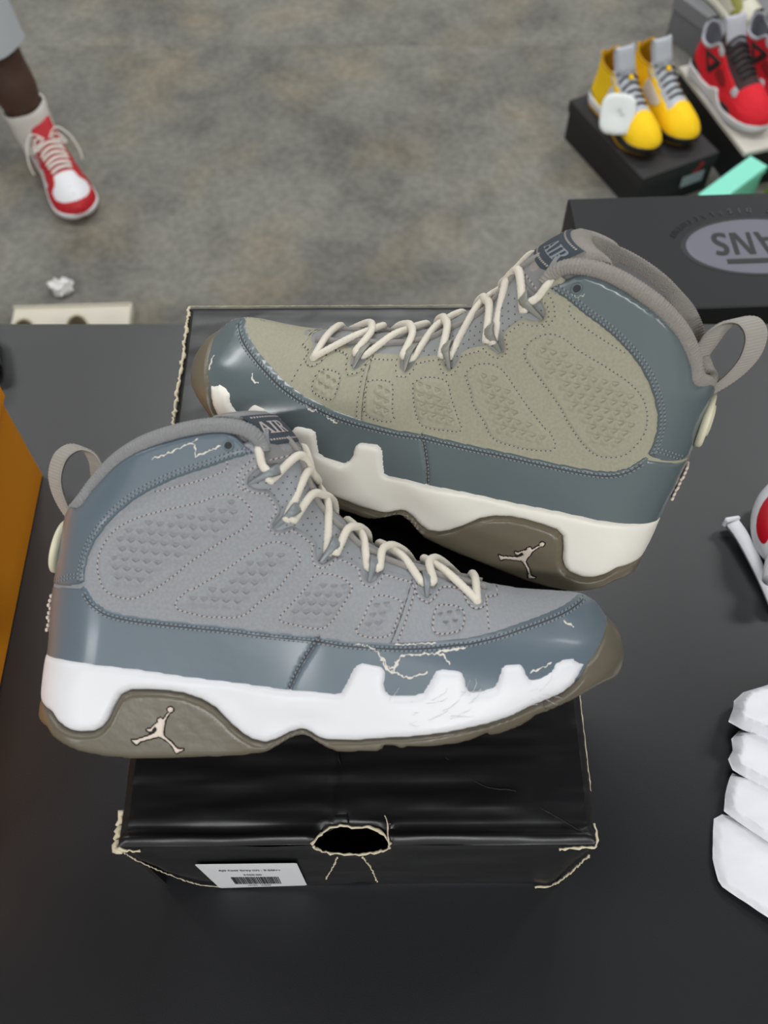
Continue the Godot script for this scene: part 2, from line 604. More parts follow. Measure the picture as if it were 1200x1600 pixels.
	var upper_poly := pts([124.3, 166.9, 123.9, 160.2, 119.8, 157.1, 117.3, 154.3, 117, 151.2, 121.3, 149.1, 126.8, 149, 128.5, 147.5, 131.5, 142.9, 133.3, 138.9, 132.9, 136.9, 129.9, 132.6, 128.9, 130, 131.4, 128.4, 136.2, 129.6, 138.9, 130.8, 143.2, 128.3, 147.7, 124.8, 150.8, 121.5, 150.5, 117.5, 151.3, 113, 153.5, 111.4, 156.4, 112.8, 159.5, 115.5, 165, 114.4, 165, 114.4, 170.6, 111.2, 173.5, 109, 174.1, 105.3, 175.6, 102.4, 178, 101.6, 180.4, 102.8, 182.8, 106.2, 184.8, 106.9, 192.6, 104.6, 199.2, 102.5, 201.7, 99, 203.8, 95.1, 206.2, 93.9, 208.7, 95.2, 211.5, 99.3, 214.2, 100.2, 221.1, 99.7, 226.3, 97.5, 227.8, 93.7, 230, 91, 233.3, 90.7, 236.2, 93.6, 238.1, 94.8, 241.9, 95.2, 243.3, 96.3, 241, 97.2, 246, 124, 300, 120, 335, 70, 335, 54, 300, 54, 262, 48, 200, 43, 150, 44, 100, 48, 50, 52, -12, 52, -12, 100, 20, 112, 34, 124, 45, 139, 58, 149, 72, 156, 88, 163, 105, 169, 119, 173])
	var scallop_line := pts([124.3, 166.9, 123.9, 160.2, 119.8, 157.1, 117.3, 154.3, 117, 151.2, 121.3, 149.1, 126.8, 149, 128.5, 147.5, 131.5, 142.9, 133.3, 138.9, 132.9, 136.9, 129.9, 132.6, 128.9, 130, 131.4, 128.4, 136.2, 129.6, 138.9, 130.8, 143.2, 128.3, 147.7, 124.8, 150.8, 121.5, 150.5, 117.5, 151.3, 113, 153.5, 111.4, 156.4, 112.8, 159.5, 115.5, 165, 114.4, 165, 114.4, 170.6, 111.2, 173.5, 109, 174.1, 105.3, 175.6, 102.4, 178, 101.6, 180.4, 102.8, 182.8, 106.2, 184.8, 106.9, 192.6, 104.6, 199.2, 102.5, 201.7, 99, 203.8, 95.1, 206.2, 93.9, 208.7, 95.2, 211.5, 99.3, 214.2, 100.2, 221.1, 99.7, 226.3, 97.5, 227.8, 93.7, 230, 91, 233.3, 90.7, 236.2, 93.6, 238.1, 94.8, 241.9, 95.2, 243.3, 96.3, 241, 97.2])
	var emblem_poly := pts([58.2, 24.5, 60.2, 24.3, 62.2, 24.9, 68.2, 27, 69.9, 27.8, 71.2, 29.8, 70.4, 30.7, 69.4, 29.5, 69, 28.4, 67.4, 28.1, 66, 29.2, 66.3, 29.9, 67.8, 29.7, 69.4, 31.5, 71.2, 32.9, 71.8, 33.2, 71.4, 34.4, 72.4, 35.3, 73.6, 35.3, 74.4, 34.5, 76.2, 37.5, 77.2, 38, 76.5, 39.1, 76.7, 40.3, 77.7, 40.9, 79, 40.8, 79.7, 39.8, 79.5, 38.5, 78.4, 37.9, 77.8, 37.7, 76.2, 35, 75.4, 33.4, 75.2, 31, 74.9, 29, 74.5, 27.8, 74.9, 26.2, 76.8, 24.5, 78.8, 22.9, 81.1, 19.9, 82.7, 19.3, 84.3, 19.7, 84.5, 19, 82.7, 18, 80.8, 17.1, 79.9, 18, 79.1, 20, 77.6, 22.1, 75.2, 24.1, 72.9, 25.5, 71.7, 25.6, 69.7, 25, 67.3, 24.4, 63.4, 23.4, 62.2, 22.6, 61.8, 21.7, 61, 21.4, 59.8, 22.7])
	var collar_edge := pts([120, 167.7, 120.8, 166.4, 109.9, 163.6, 97.9, 159.3, 90, 156.9, 81.1, 153.8, 69.1, 148.2, 61, 143.5, 52.8, 137.1, 46.1, 130.3, 40, 122.5, 36.1, 114.5, 33.9, 105.6, 34.1, 102.4, 33.2, 101.1])
	var collar_stitch := pts([106.9, 162.6, 107.3, 160.2, 104.9, 157.7, 97.7, 154.7, 89.7, 152.3, 80.9, 150, 70.4, 147.7])
	var quarter_seam := pts([199.6, 102.1, 196.5, 93.5, 192.4, 82.5, 188.2, 72.5])
	var vamp_stitch := pts([237.2, 93.2, 236.8, 88, 236.8, 78.7])
	var mudguard_seam := pts([152.5, 75.8, 146.1, 66.1, 141.3, 58.1, 136.9, 48.6])
	var windows := [pts([40.9, 110.6, 42.7, 117.9, 46.6, 124.4, 52.4, 130, 62.2, 134.8, 76.7, 138.8, 92.7, 142.5, 101.6, 145.7, 108.7, 146.5, 114.2, 144.1, 118.1, 139.7, 118.8, 135, 115.6, 130.2, 105.3, 123.9, 89.1, 113.4, 80.2, 106.2, 69.6, 98.9, 59.8, 94.4, 51.7, 94.9, 45.3, 97.9, 42.5, 102.6]), pts([88.9, 99, 105.1, 108.7, 121.1, 119.5, 127.4, 122.4, 133.7, 122.6, 140, 119.8, 142.8, 115, 141.6, 111.9, 136.8, 106.3, 132, 99.9, 122.4, 92.7, 116, 87.1, 109.6, 85.1, 101.6, 85.3, 96, 85.4, 84, 88.1, 80.8, 90.1, 81, 93.3, 87.3, 99]), pts([133.4, 83, 132.7, 85.4, 137.5, 91, 144.7, 99, 149.4, 105.4, 154.8, 106.9, 163.7, 104.5, 168.5, 99.7, 167.5, 97.3, 163.8, 91.2, 159, 83.9, 154.2, 79.8, 147.7, 79.7, 139.8, 81.4]), pts([170.8, 78.6, 173.3, 83.4, 177.3, 91.8, 180.4, 95.4, 186, 95.2, 192.9, 92.7, 193.2, 89.9, 190, 81.8, 187.6, 77.2, 181.3, 75.6, 174.1, 76.3]), pts([208.6, 80.3, 209.1, 84.6, 210.9, 89.6, 214.2, 90.6, 221.5, 89.6, 224.6, 87, 223.9, 81.4, 221, 78.6, 212.9, 77.5, 209.4, 78.6])]
	var loop_pts := pts([117.4, 151.6, 131.5, 158.5, 130.2, 129.8, 141.2, 139.6, 152.5, 112.4, 160.5, 122.2, 176.8, 102.2, 179.9, 112.7, 206.1, 94.4, 206.8, 104.7, 231.4, 92.2])
	var b := Last.new()
	b.setup(HS, TS, RD, lut_pts([0, 37, 50, 37, 110, 35, 160, 41, 210, 50, 250, 51, 320, 49]), lut_pts([0, 30, 50, 34, 110, 37, 150, 36, 200, 42, 250, 46, 320, 47]))
	last_hero = b
	var G := func(n: String) -> Geo:
		if not hero.has(n):
			hero[n] = Geo.new()
		return hero[n]
	# upper, cut along the quarter seam into quarter and vamp
	var before := PackedVector2Array([Vector2(206, 120), Vector2(199.6, 102), Vector2(196.5, 93.5), Vector2(192.4, 82.5), Vector2(188.2, 72.5), Vector2(176, 40), Vector2(176, 0), Vector2(-50, 0), Vector2(-50, 250), Vector2(206, 250)])
	var beyond := PackedVector2Array([Vector2(204, 120), Vector2(197.6, 102), Vector2(194.5, 93.5), Vector2(190.4, 82.5), Vector2(186.2, 72.5), Vector2(174, 40), Vector2(174, 0), Vector2(400, 0), Vector2(400, 250), Vector2(204, 250)])
	for q: PackedVector2Array in Geometry2D.intersect_polygons(upper_poly, beyond):
		shell(G.call("vamp"), b, q, 0.3, 1.2, 1.5, -0.8)
	for q: PackedVector2Array in Geometry2D.intersect_polygons(upper_poly, before):
		shell(G.call("quarter"), b, q, 0.9, 1.3, 1.5, -0.6)
	var tongue_poly := pts([112, 165, 124, 177, 140, 200, 250, 140, 250, 92, 232, 84, 205, 86, 176, 94, 150, 104, 128, 123, 110, 150])
	shell(G.call("tongue"), b, tongue_poly, -1.2, 1.0, 1.8, -1.6)
	shell(G.call("tongue_band"), b, pts([118, 170, 128, 172, 136, 176, 146, 174, 147, 162, 138, 163, 128, 160.5, 119, 162]), -0.4, 1.0, 1.5, -1.4)
	# patent leather
	var seam_l := PackedVector2Array([Vector2(154, 82), Vector2(152.5, 75.8), Vector2(146.1, 66.1), Vector2(141.3, 58.1), Vector2(136.9, 48.6), Vector2(126, 20), Vector2(-60, 20), Vector2(-60, 150), Vector2(154, 150)])
	var seam_r := PackedVector2Array([Vector2(154, 82), Vector2(152.5, 75.8), Vector2(146.1, 66.1), Vector2(141.3, 58.1), Vector2(136.9, 48.6), Vector2(126, 20), Vector2(400, 20), Vector2(400, 150), Vector2(154, 150)])
	for q: PackedVector2Array in Geometry2D.intersect_polygons(mudguard_poly, seam_l):
		shell(G.call("heel_counter"), b, q, 1.8, 1.5, 1.4, 0.2)
	for q: PackedVector2Array in Geometry2D.intersect_polygons(mudguard_poly, seam_r):
		shell(G.call("mudguard"), b, q, 1.8, 1.5, 1.4, 0.2)
	shell(G.call("ankle_collar"), b, collar_poly, 2.4, 1.7, 1.4, 0.2)
	# sole
	var pinch := func(s: float, t: float, _d: float) -> float:
		return -2.0 * exp(-pow((s - 147) / 15.0, 2) - pow((t - 31) / 9.0, 2)) + 0.5 * sin(s * 0.11) * exp(-pow((t - 45) / 10.0, 2))
	shell(G.call("midsole"), b, midsole_poly, 4.0, 4.0, 1.4, 0.2, pinch)
	shell(G.call("heel_outsole"), b, heel_outsole_poly, 5.0, 3.0, 1.4, 0.4)
	shell(G.call("forefoot_outsole"), b, forefoot_outsole_poly, 3.6, 1.5, 1.2, 0.6)
	shell(G.call("toe_outsole"), b, toe_outsole_poly, 3.6, 2.2, 1.4, 0.4)
	var low := b.lut(lut_pts([0, 36, 10, 31, 20, 21, 32, 18, 44, 16.5, 60, 15, 96, 15, 114, 16, 126, 20, 138, 26, 147, 28, 152, 24, 160, 21, 182, 22, 210, 25, 228, 28, 242, 30, 258, 38, 276, 43, 299, 54, 308, 61, 320, 68]), -20, 360, 1)
	var bottom: Geo = G.call("tread")
	var row := []
	for s in range(2, 312, 3):
		var t := b.at(low, s) + 0.4
		var w := b.w(s, t) + 1.5
		var k := []
		for m in 9:
			var f := m / 4.0 - 1.0
			k.append(bottom.vert(Vector3(s, t + (0.0 if absf(f) > 0.9 else (1.2 if (s / 9) % 2 == 0 else 0.0)), w * f)))
		if row.size():
			for m in 8:
				bottom.quad(row[m], k[m], k[m + 1], row[m + 1])
		row = k
	# emblem on the heel block
	hero["emblem_poly"] = emblem_poly
	# stitched windows with their pressed pattern
	var tilt := [-0.10, -0.06, -0.05, 0.10, 0.12]
	var grow := [1.0, 1.0, 0.95, 0.9, 0.85]
	for n in 5:
		var poly := rounded(windows[n])
		var cell := Vector2(5.6, 4.8) * float(grow[n])
		var ca := cos(float(tilt[n]))
		var sa := sin(float(tilt[n]))
		var shift := 0.28 if n < 2 else 0.5
		var deep := 5.2 if n < 2 else 3.0
		if n == 4:
			deep = 2.2
		var chosen := {}
		var press := func(s: float, t: float, d: float) -> float:
			if d < 1.0:
				return 0.0
			var q := Vector2(s * ca + t * sa, -s * sa + t * ca)
			var r := floorf(q.y / cell.y)
			var fv := q.y / cell.y - r
			var u := q.x / cell.x + r * shift
			var col := floorf(u)
			var fu := u - col
			var key := Vector2i(int(col), int(r))
			if not chosen.has(key):
				var m := Vector2((col + 0.5 - r * shift) * cell.x, (r + 0.5) * cell.y)
				m = Vector2(m.x * ca - m.y * sa, m.x * sa + m.y * ca)
				chosen[key] = Geometry2D.is_point_in_polygon(m, poly) and seg_dist(m, poly) > deep
			if not chosen[key]:
				return 0.0
			# a raised scale with a sharp nick above it
			var x := absf(fu - 0.5)
			var down := clampf((0.90 - fv) / 0.5, 0, 1)
			var nick := -3.4 * clampf(1.0 - down - x / 0.40, 0, 1) * (1.0 - smoothstep(0.90, 0.98, fv))
			var bump := 1.0 * sin(PI * fu) * sin(PI * clampf(fv / 0.95, 0, 1))
			return nick + bump
		var place := func(s: float, t: float, d: float) -> Vector3:
			return Vector3(s, t, b.w(s, t) + rim_lift(d, 2.4, 1.5, -0.45) + press.call(s, t, d))
		var g := Geo.new()
		panel(g, poly, PackedVector2Array(), 0.5, 6.0, place, false)
		hero["window_%d" % n] = g
		stitches(G.call("stitching"), G.call("stitch_holes"), b, poly, 1.0, true)
	# seams
	var th: Geo = G.call("stitching")
	var ho: Geo = G.call("stitch_holes")
	var dk: Geo = G.call("dark_stitching")
	var offset_line := func(line: PackedVector2Array, by: float) -> PackedVector2Array:
		var r := PackedVector2Array()
		for i in line.size():
			var d := (line[mini(i + 1, line.size() - 1)] - line[maxi(i - 1, 0)]).normalized()
			r.append(line[i] + d.orthogonal() * by)
		return r
	var top := rounded(mudguard_top.slice(2), false, 2.0)
	for by in [1.9, 3.7]:
		stitches(dk, ho, b, offset_line.call(top, by), 1.85, false, 2.3, 0.95)
	strip(G.call("groove"), b, offset_line.call(top, 2.8), 1.86, 0.5)
	var edge := rounded(collar_edge, false, 2.0)
	for by in [2.0, 3.8]:
		stitches(dk, ho, b, offset_line.call(edge, by), 2.45, false, 2.3, 0.95)
	stitches(dk, ho, b, pts([30, 104.5, 24, 103.2, 14, 99.6]), 2.45, false, 2.2, 0.9)
	stitches(dk, ho, b, pts([30, 106.2, 24, 105, 14, 101.4]), 2.45, false, 2.2, 0.9)
	stitches(th, ho, b, offset_line.call(rounded(scallop_line, false, 1.5), 2.0), 0.95)
	stitches(th, ho, b, pts([116, 148, 112.5, 150.5, 112, 155, 115, 160, 120, 164]), 0.95)
	stitches(th, ho, b, rounded(collar_stitch, false), 0.95)
	stitches(th, ho, b, offset_line.call(quarter_seam, -2.2), 0.95)
	stitches(th, ho, b, vamp_stitch, 0.4)
	stitches(dk, ho, b, offset_line.call(mudguard_seam, 0.8), 1.8, false, 2.2, 0.8)
	stitches(th, ho, b, pts([128, 163.5, 138, 165.8, 144, 165]), -0.3)
	strip(G.call("groove"), b, offset_line.call(quarter_seam, 0.6), 0.35, 0.5)
	strip(G.call("groove"), b, mudguard_seam, 1.3, 0.5)
	# tongue perforations
	for x in range(118, 232, 4):
		for y in range(92, 170, 3):
			var q := Vector2(x + (y % 2) * 2.0, y)
			if Geometry2D.is_point_in_polygon(q, tongue_poly) and not Geometry2D.is_point_in_polygon(q, upper_poly) and b.at(b.rl, q.x) - q.y > 8.0 and q.y < 158:
				var k := []
				for c in [Vector2(0.45, 0), Vector2(0, 0.45), Vector2(-0.45, 0), Vector2(0, -0.45)]:
					k.append(ho.vert(surf(b, q + c, -1.1)))
				ho.quad(k[0], k[1], k[2], k[3])
	# piping on both edges of the tongue
	for sg in [1.0, -1.0]:
		var p := []
		for s in range(134, 240, 4):
			var ww := lerpf(15.0, 11.0, (s - 134) / 106.0)
			var t := b.at(b.rl, s)
			while b.w(s, t) < ww and t > 60:
				t -= 0.4
			p.append(Vector3(s, t + 0.4, ww * sg))
		tube(G.call("piping"), curve3(p, 2.0), func(_f, _i): return 2.0, 8)
	# knitted collar roll
	var roll := [Vector2(124.5, 167), Vector2(123, 172), Vector2(118.5, 177), Vector2(110, 180), Vector2(99, 180.4), Vector2(87, 178.6), Vector2(75, 175.4), Vector2(64, 171.2), Vector2(53, 165), Vector2(44, 157.8), Vector2(36, 149.6), Vector2(30.5, 142.4)]
	var ring := []
	for q in roll:
		ring.append(Vector3(q.x, q.y, b.w(q.x, q.y) - 0.6))
	ring.append(Vector3(24.0, 138.0, 10))
	ring.append(Vector3(20.5, 137.0, 0))
	for k in range(ring.size() - 2, -1, -1):
		ring.append(ring[k] * Vector3(1, 1, -1))
	var soft := curve3(ring, 0.36)
	tube(G.call("collar_roll"), soft, func(_f, i): return 3.9 + 0.2 * sin(i * TAU / 4.5), 12)
	# lining: from the roll down to the footbed
	var li: Geo = G.call("lining")
	var rim_pts := []
	for k in range(0, soft.size(), 16):
		rim_pts.append(soft[k])
	for k in 6:
		rim_pts.append(Vector3(124.5, 167, lerpf(-34, 34, (k + 0.5) / 6)))
	var prev := []
	for lev in 7:
		var k := []
		for q: Vector3 in rim_pts:
			var f := lev / 6.0
			var pos := Vector3(lerpf(q.x, 78 + (q.x - 78) * 0.9, f), lerpf(q.y - 1.0, 47, f), q.z * lerpf(1.0, 0.74, f) - signf(q.z) * 2.0)
			k.append(li.vert(pos))
		if prev.size():
			for m in k.size():
				var n2 := (m + 1) % k.size()
				li.quad(prev[m], k[m], k[n2], prev[n2])
		prev = k
	var mid := li.vert(Vector3(78, 47, 0))
	for m in prev.size():
		li.tri(mid, prev[(m + 1) % prev.size()], prev[m])
	# padded tongue top
	var prof := [Vector2(147, 158), Vector2(142.5, 166), Vector2(138, 173.5), Vector2(132, 180.5), Vector2(126.5, 186), Vector2(122, 188.6), Vector2(117, 188.8), Vector2(113, 186.4), Vector2(112, 182), Vector2(117, 176), Vector2(124, 169), Vector2(132, 160), Vector2(140, 154)]
	var tt: Geo = G.call("tongue_top")
	var cen := Vector2(128, 173)
	prev = []
	for m in 33:
		var a := m / 16.0 - 1.0
		var thin := sqrt(maxf(0.0, 1.0 - pow(absf(a), 6)))
		var k := []
		for q: Vector2 in prof:
			var base := cen.lerp(q, 1.0) if thin > 0.99 else q.lerp(Vector2((q.x + 122) / 2.0, q.y - 2), 1.0 - thin)
			k.append(tt.vert(Vector3(base.x - 21.0 * a * a, base.y - 3.0 * a * a, 31.0 * sin(a * 1.45))))
		if prev.size():
			for j in prof.size():
				var j2 := (j + 1) % prof.size()
				tt.quad(prev[j], k[j], k[j2], prev[j2])
		prev = k
	var on_label := func(a: float, f: float, up: float) -> Vector3:
		var q := Vector2(139.0, 172.6).lerp(Vector2(125.8, 187.0), f) + Vector2(0.74, 0.67) * (up + 2.4 * sin(PI * clampf(f, 0, 1)) * 0.35)
		return Vector3(q.x - 21.0 * a * a, q.y - 3.0 * a * a, 31.4 * sin(a * 1.45))
	var lb: Geo = G.call("label")
	prev = []
	for m in 25:
		var a := (m / 12.0 - 1.0) * 0.8
		var k := []
		for f in [0.0, 0.02, 0.25, 0.5, 0.75, 0.98, 1.0]:
			k.append(lb.vert(on_label.call(a, f, -0.6 if f == 0.0 or f == 1.0 else 0.6)))
		if prev.size():
			for j in 6:
				lb.quad(prev[j], k[j], k[j + 1], prev[j + 1])
		prev = k
	for sg in [1.0, -1.0]:
		hero["label_text" if sg > 0 else "label_text_turned"] = text_geo("AIR", 8.0, func(x: float, y: float) -> Vector3: return on_label.call(0.5 - sg * x / 40.0, 0.5 + y / 20.0, 0.9), "Droid Serif", true)
	for f in [0.12, 0.88]:
		for m in 30:
			var a := (m / 15.0 - 1.0) * 0.74
			var k := [th.vert(on_label.call(a, f - 0.025, 0.8)), th.vert(on_label.call(a + 0.03, f - 0.025, 0.8)), th.vert(on_label.call(a + 0.03, f + 0.025, 0.8)), th.vert(on_label.call(a, f + 0.025, 0.8))]
			th.quad(k[0], k[3], k[2], k[1])
	# lace loops and laces
	var anchors := []
	var beside := []
	for n in 5:
		var p0 := loop_pts[n * 2]
		var p1 := loop_pts[n * 2 + 1]
		var g := Geo.new()
		var d := (p1 - p0).normalized()
		var o := d.orthogonal()
		prev = []
		for st in [[0.0, 0.5, 0.2, 0.4], [0.12, 1.1, 0.8, 1.3], [0.45, 1.6, 2.6, 3.6], [0.75, 2.2, 5.2, 6.4], [0.92, 2.7, 5.6, 6.9], [1.05, 2.9, 3.6, 5.6], [1.1, 2.4, 0.6, 2.6], [1.02, 2.0, -1.0, 0.6]]:
			var c: Vector2 = p0.lerp(p1, st[0])
			var k := []
			for e in [[-1.0, 2], [-0.55, 3], [0.55, 3], [1.0, 2], [0.5, 2], [-0.5, 2]]:
				k.append(g.vert(surf(b, c - o * e[0] * st[1], 0) + Vector3(0, 0, st[e[1]] if e[0] != 0 else 0) + Vector3(d.x, d.y, 0) * 0.0))
			if prev.size():
				for j in 6:
					g.quad(prev[j], prev[(j + 1) % 6], k[(j + 1) % 6], k[j])
			else:
				g.quad(k[3], k[2], k[1], k[0])
			prev = k
		hero["loop_%d" % n] = g
		anchors.append(p0.lerp(p1, 0.72))
		beside.append(o * 3.3 - d * 0.3)
	anchors.append(loop_pts[10])
	beside.append(Vector2.ZERO)
	var lace: Geo = G.call("lace")
	var over := func(s: float, ww: float, lift: float) -> Vector3:
		var t := b.at(b.rl, s)
		while b.w(s, t) < absf(ww) and t > 60:
			t -= 0.3
		var e := clampf(absf(ww) / 34.0, 0, 1)
		return Vector3(s, t + lift * sqrt(1 - e * e), ww + signf(ww) * lift * e)
	var apex := [147.0, 153.0, 170.0, 188.0, 211.0]
	for sg in [1.0, -1.0]:
		for n in 5:
			var a: Vector2 = anchors[n]
			var c: Vector2 = anchors[n + 1]
			var wa := b.w(a.x, a.y)
			var wc := b.w(c.x, c.y)
			var p := []
			var ba: Vector2 = beside[n]
			var bc: Vector2 = beside[n + 1]
			p.append(Vector3(a.x - ba.x * 0.3, a.y - 1.0, (wa + 2.4) * sg))
			p.append(Vector3(a.x + ba.x * 0.4, a.y - 1.0, (wa + 2.8) * sg))
			p.append(Vector3(a.x + ba.x, a.y + ba.y, (wa + 2.6) * sg))
			for q in [0.25, 0.42, 0.58, 0.75]:
				var ww: float = lerpf(wa, -wc, q) * sg
				p.append(over.call(lerpf(a.x, c.x, q) + (apex[n] - (a.x + c.x) * 0.5 + (1.5 if sg > 0 else -1.5)) * sin(q * PI), ww, 3.2 + (2.6 if sg > 0 else 0.0) * exp(-pow((q - 0.5) / 0.2, 2))))
			if n < 4:
				p.append(Vector3(c.x - bc.x, c.y + bc.y, -(wc + 2.6) * sg))
				p.append(Vector3(c.x - bc.x * 0.4, c.y - 1.0, -(wc + 2.8) * sg))
				p.append(Vector3(c.x + bc.x * 0.3, c.y - 1.0, -(wc + 2.4) * sg))
			else:
				p.append(Vector3(c.x, c.y, -(wc + 1.5) * sg))
				p.append(Vector3(c.x, c.y - 2.0, -(wc - 3.0) * sg))
			tube(lace, curve3(p, 0.9), func(_f, i): return 2.15 + 0.13 * sin(i * TAU / 2.5), 10)
		var a0: Vector2 = anchors[0]
		var w0 := b.w(a0.x, a0.y)
		tube(lace, curve3([Vector3(a0.x + 1, a0.y - 1.5, (w0 - 1.5) * sg), Vector3(a0.x, a0.y + 1, (w0 + 3.0) * sg), Vector3(124.5, 161, (w0 + 2.5) * sg), Vector3(122.5, 168, (w0 + 1) * sg), Vector3(119, 172, (w0 - 8) * sg)], 0.9), func(_f, i): return 2.15 + 0.13 * sin(i * TAU / 2.5), 10)
	var e1: Vector2 = anchors[5]
	var we := b.w(e1.x, e1.y)
	tube(lace, curve3([Vector3(e1.x + 0.5, e1.y - 1, we - 2), Vector3(e1.x + 0.5, e1.y, we + 1.5), over.call(e1.x + 1.0, we * 0.5, 2.6), over.call(e1.x + 1.0, 0, 2.6), over.call(e1.x + 1.0, -we * 0.5, 2.6), Vector3(e1.x + 0.5, e1.y, -we - 1.5)], 0.9), func(_f, i): return 2.15 + 0.13 * sin(i * TAU / 2.5), 10)
	# eyelet
	var ey := Vector2(108.1, 170.6)
	var ep := []
	for k in 20:
		var q := ey + Vector2(2.3, 0).rotated(k * TAU / 20)
		ep.append(surf(b, q, 2.7))
	tube(G.call("eyelet"), ep, func(_f, _i): return 0.6, 6, true)
	var hk := []
	for k in 12:
		hk.append(ho.vert(surf(b, ey + Vector2(2.0, 0).rotated(k * TAU / 12), 2.5)))
	var hc := ho.vert(surf(b, ey, 2.45))
	for k in 12:
		ho.tri(hc, hk[k], hk[(k + 1) % 12])
	# pull loop
	var pp := curve3([Vector3(24, 121, 2), Vector3(19.5, 128, 0), Vector3(14, 137, 0), Vector3(10.2, 147, 0), Vector3(9.6, 156, 0), Vector3(13, 165, 0), Vector3(20, 169.5, 0), Vector3(27, 167.5, 0), Vector3(31, 161.5, 0), Vector3(32, 155, 0), Vector3(33, 146, 0)], 0.8)
	var wave := []
	for k in pp.size():
		wave.append(pp[k] + Vector3(0, 0, 0))
	ribbon(G.call("pull_loop"), wave, func(f: float, _i: int) -> Vector3: return Vector3(4.8, -1.2, 5.4) * lerpf(0.5, 1.0, smoothstep(0.0, 0.3, f)), 1.5)
	for k in range(2, pp.size() - 1, 2):
		var f := float(k) / (pp.size() - 1)
		var a := Vector3(4.8, -1.2, 5.4) * lerpf(0.5, 1.0, smoothstep(0.0, 0.3, f)) * 0.97
		var d: Vector3 = (pp[k + 1] - pp[k - 1]).normalized()
		var up := a.normalized().cross(d).normalized()
		for sg in [1.0, -1.0]:
			var gr: Geo = G.call("pull_loop")
			var o: Vector3 = pp[k] + up * 0.75 * sg
			var k4 := [gr.vert(o - a - d * 0.5), gr.vert(o - a + d * 0.5), gr.vert(o + a + d * 0.5), gr.vert(o + a - d * 0.5)]
			var t0 := gr.vert(o - a + up * 0.35 * sg)
			var t1 := gr.vert(o + a + up * 0.35 * sg)
			if sg > 0:
				gr.quad(k4[0], t0, t1, k4[3])
				gr.quad(t0, k4[1], k4[2], t1)
			else:
				gr.quad(k4[3], t1, t0, k4[0])
				gr.quad(t1, k4[2], k4[1], t0)
	# round badge on the heel
	var bd: Geo = G.call("heel_badge")
	var ax := Vector3(-0.97, 0.24, 0)
	var bu := Vector3(0.24, 0.97, 0)
	prev = []
	for st in [[0.0, -2.0], [1.0, -2.0], [1.0, 1.6], [0.94, 2.3], [0.84, 2.3], [0.80, 1.7], [0.62, 1.7], [0.56, 3.6], [0.4, 4.0], [0.0, 4.0]]:
		var k := []
		for m in 28:
			var q := m * TAU / 28
			k.append(bd.vert(Vector3(12.2, 116.5, 0) + ax * st[1] + (bu * cos(q) * 14.5 + Vector3(0, 0, 1) * sin(q) * 13.0) * st[0]))
		if prev.size():
			for m in 28:
				bd.quad(prev[m], prev[(m + 1) % 28], k[(m + 1) % 28], k[m])
		prev = k
	var hm: Geo = G.call("heel_mark")
	for m in 9:
		hm.rounded_box(Vector3(7.0 - m * 0.22, 90.5 - m * 2.2, 0), Vector3(1.6, 1.9, 9.0 + 3.0 * (m % 3)), 0.4)

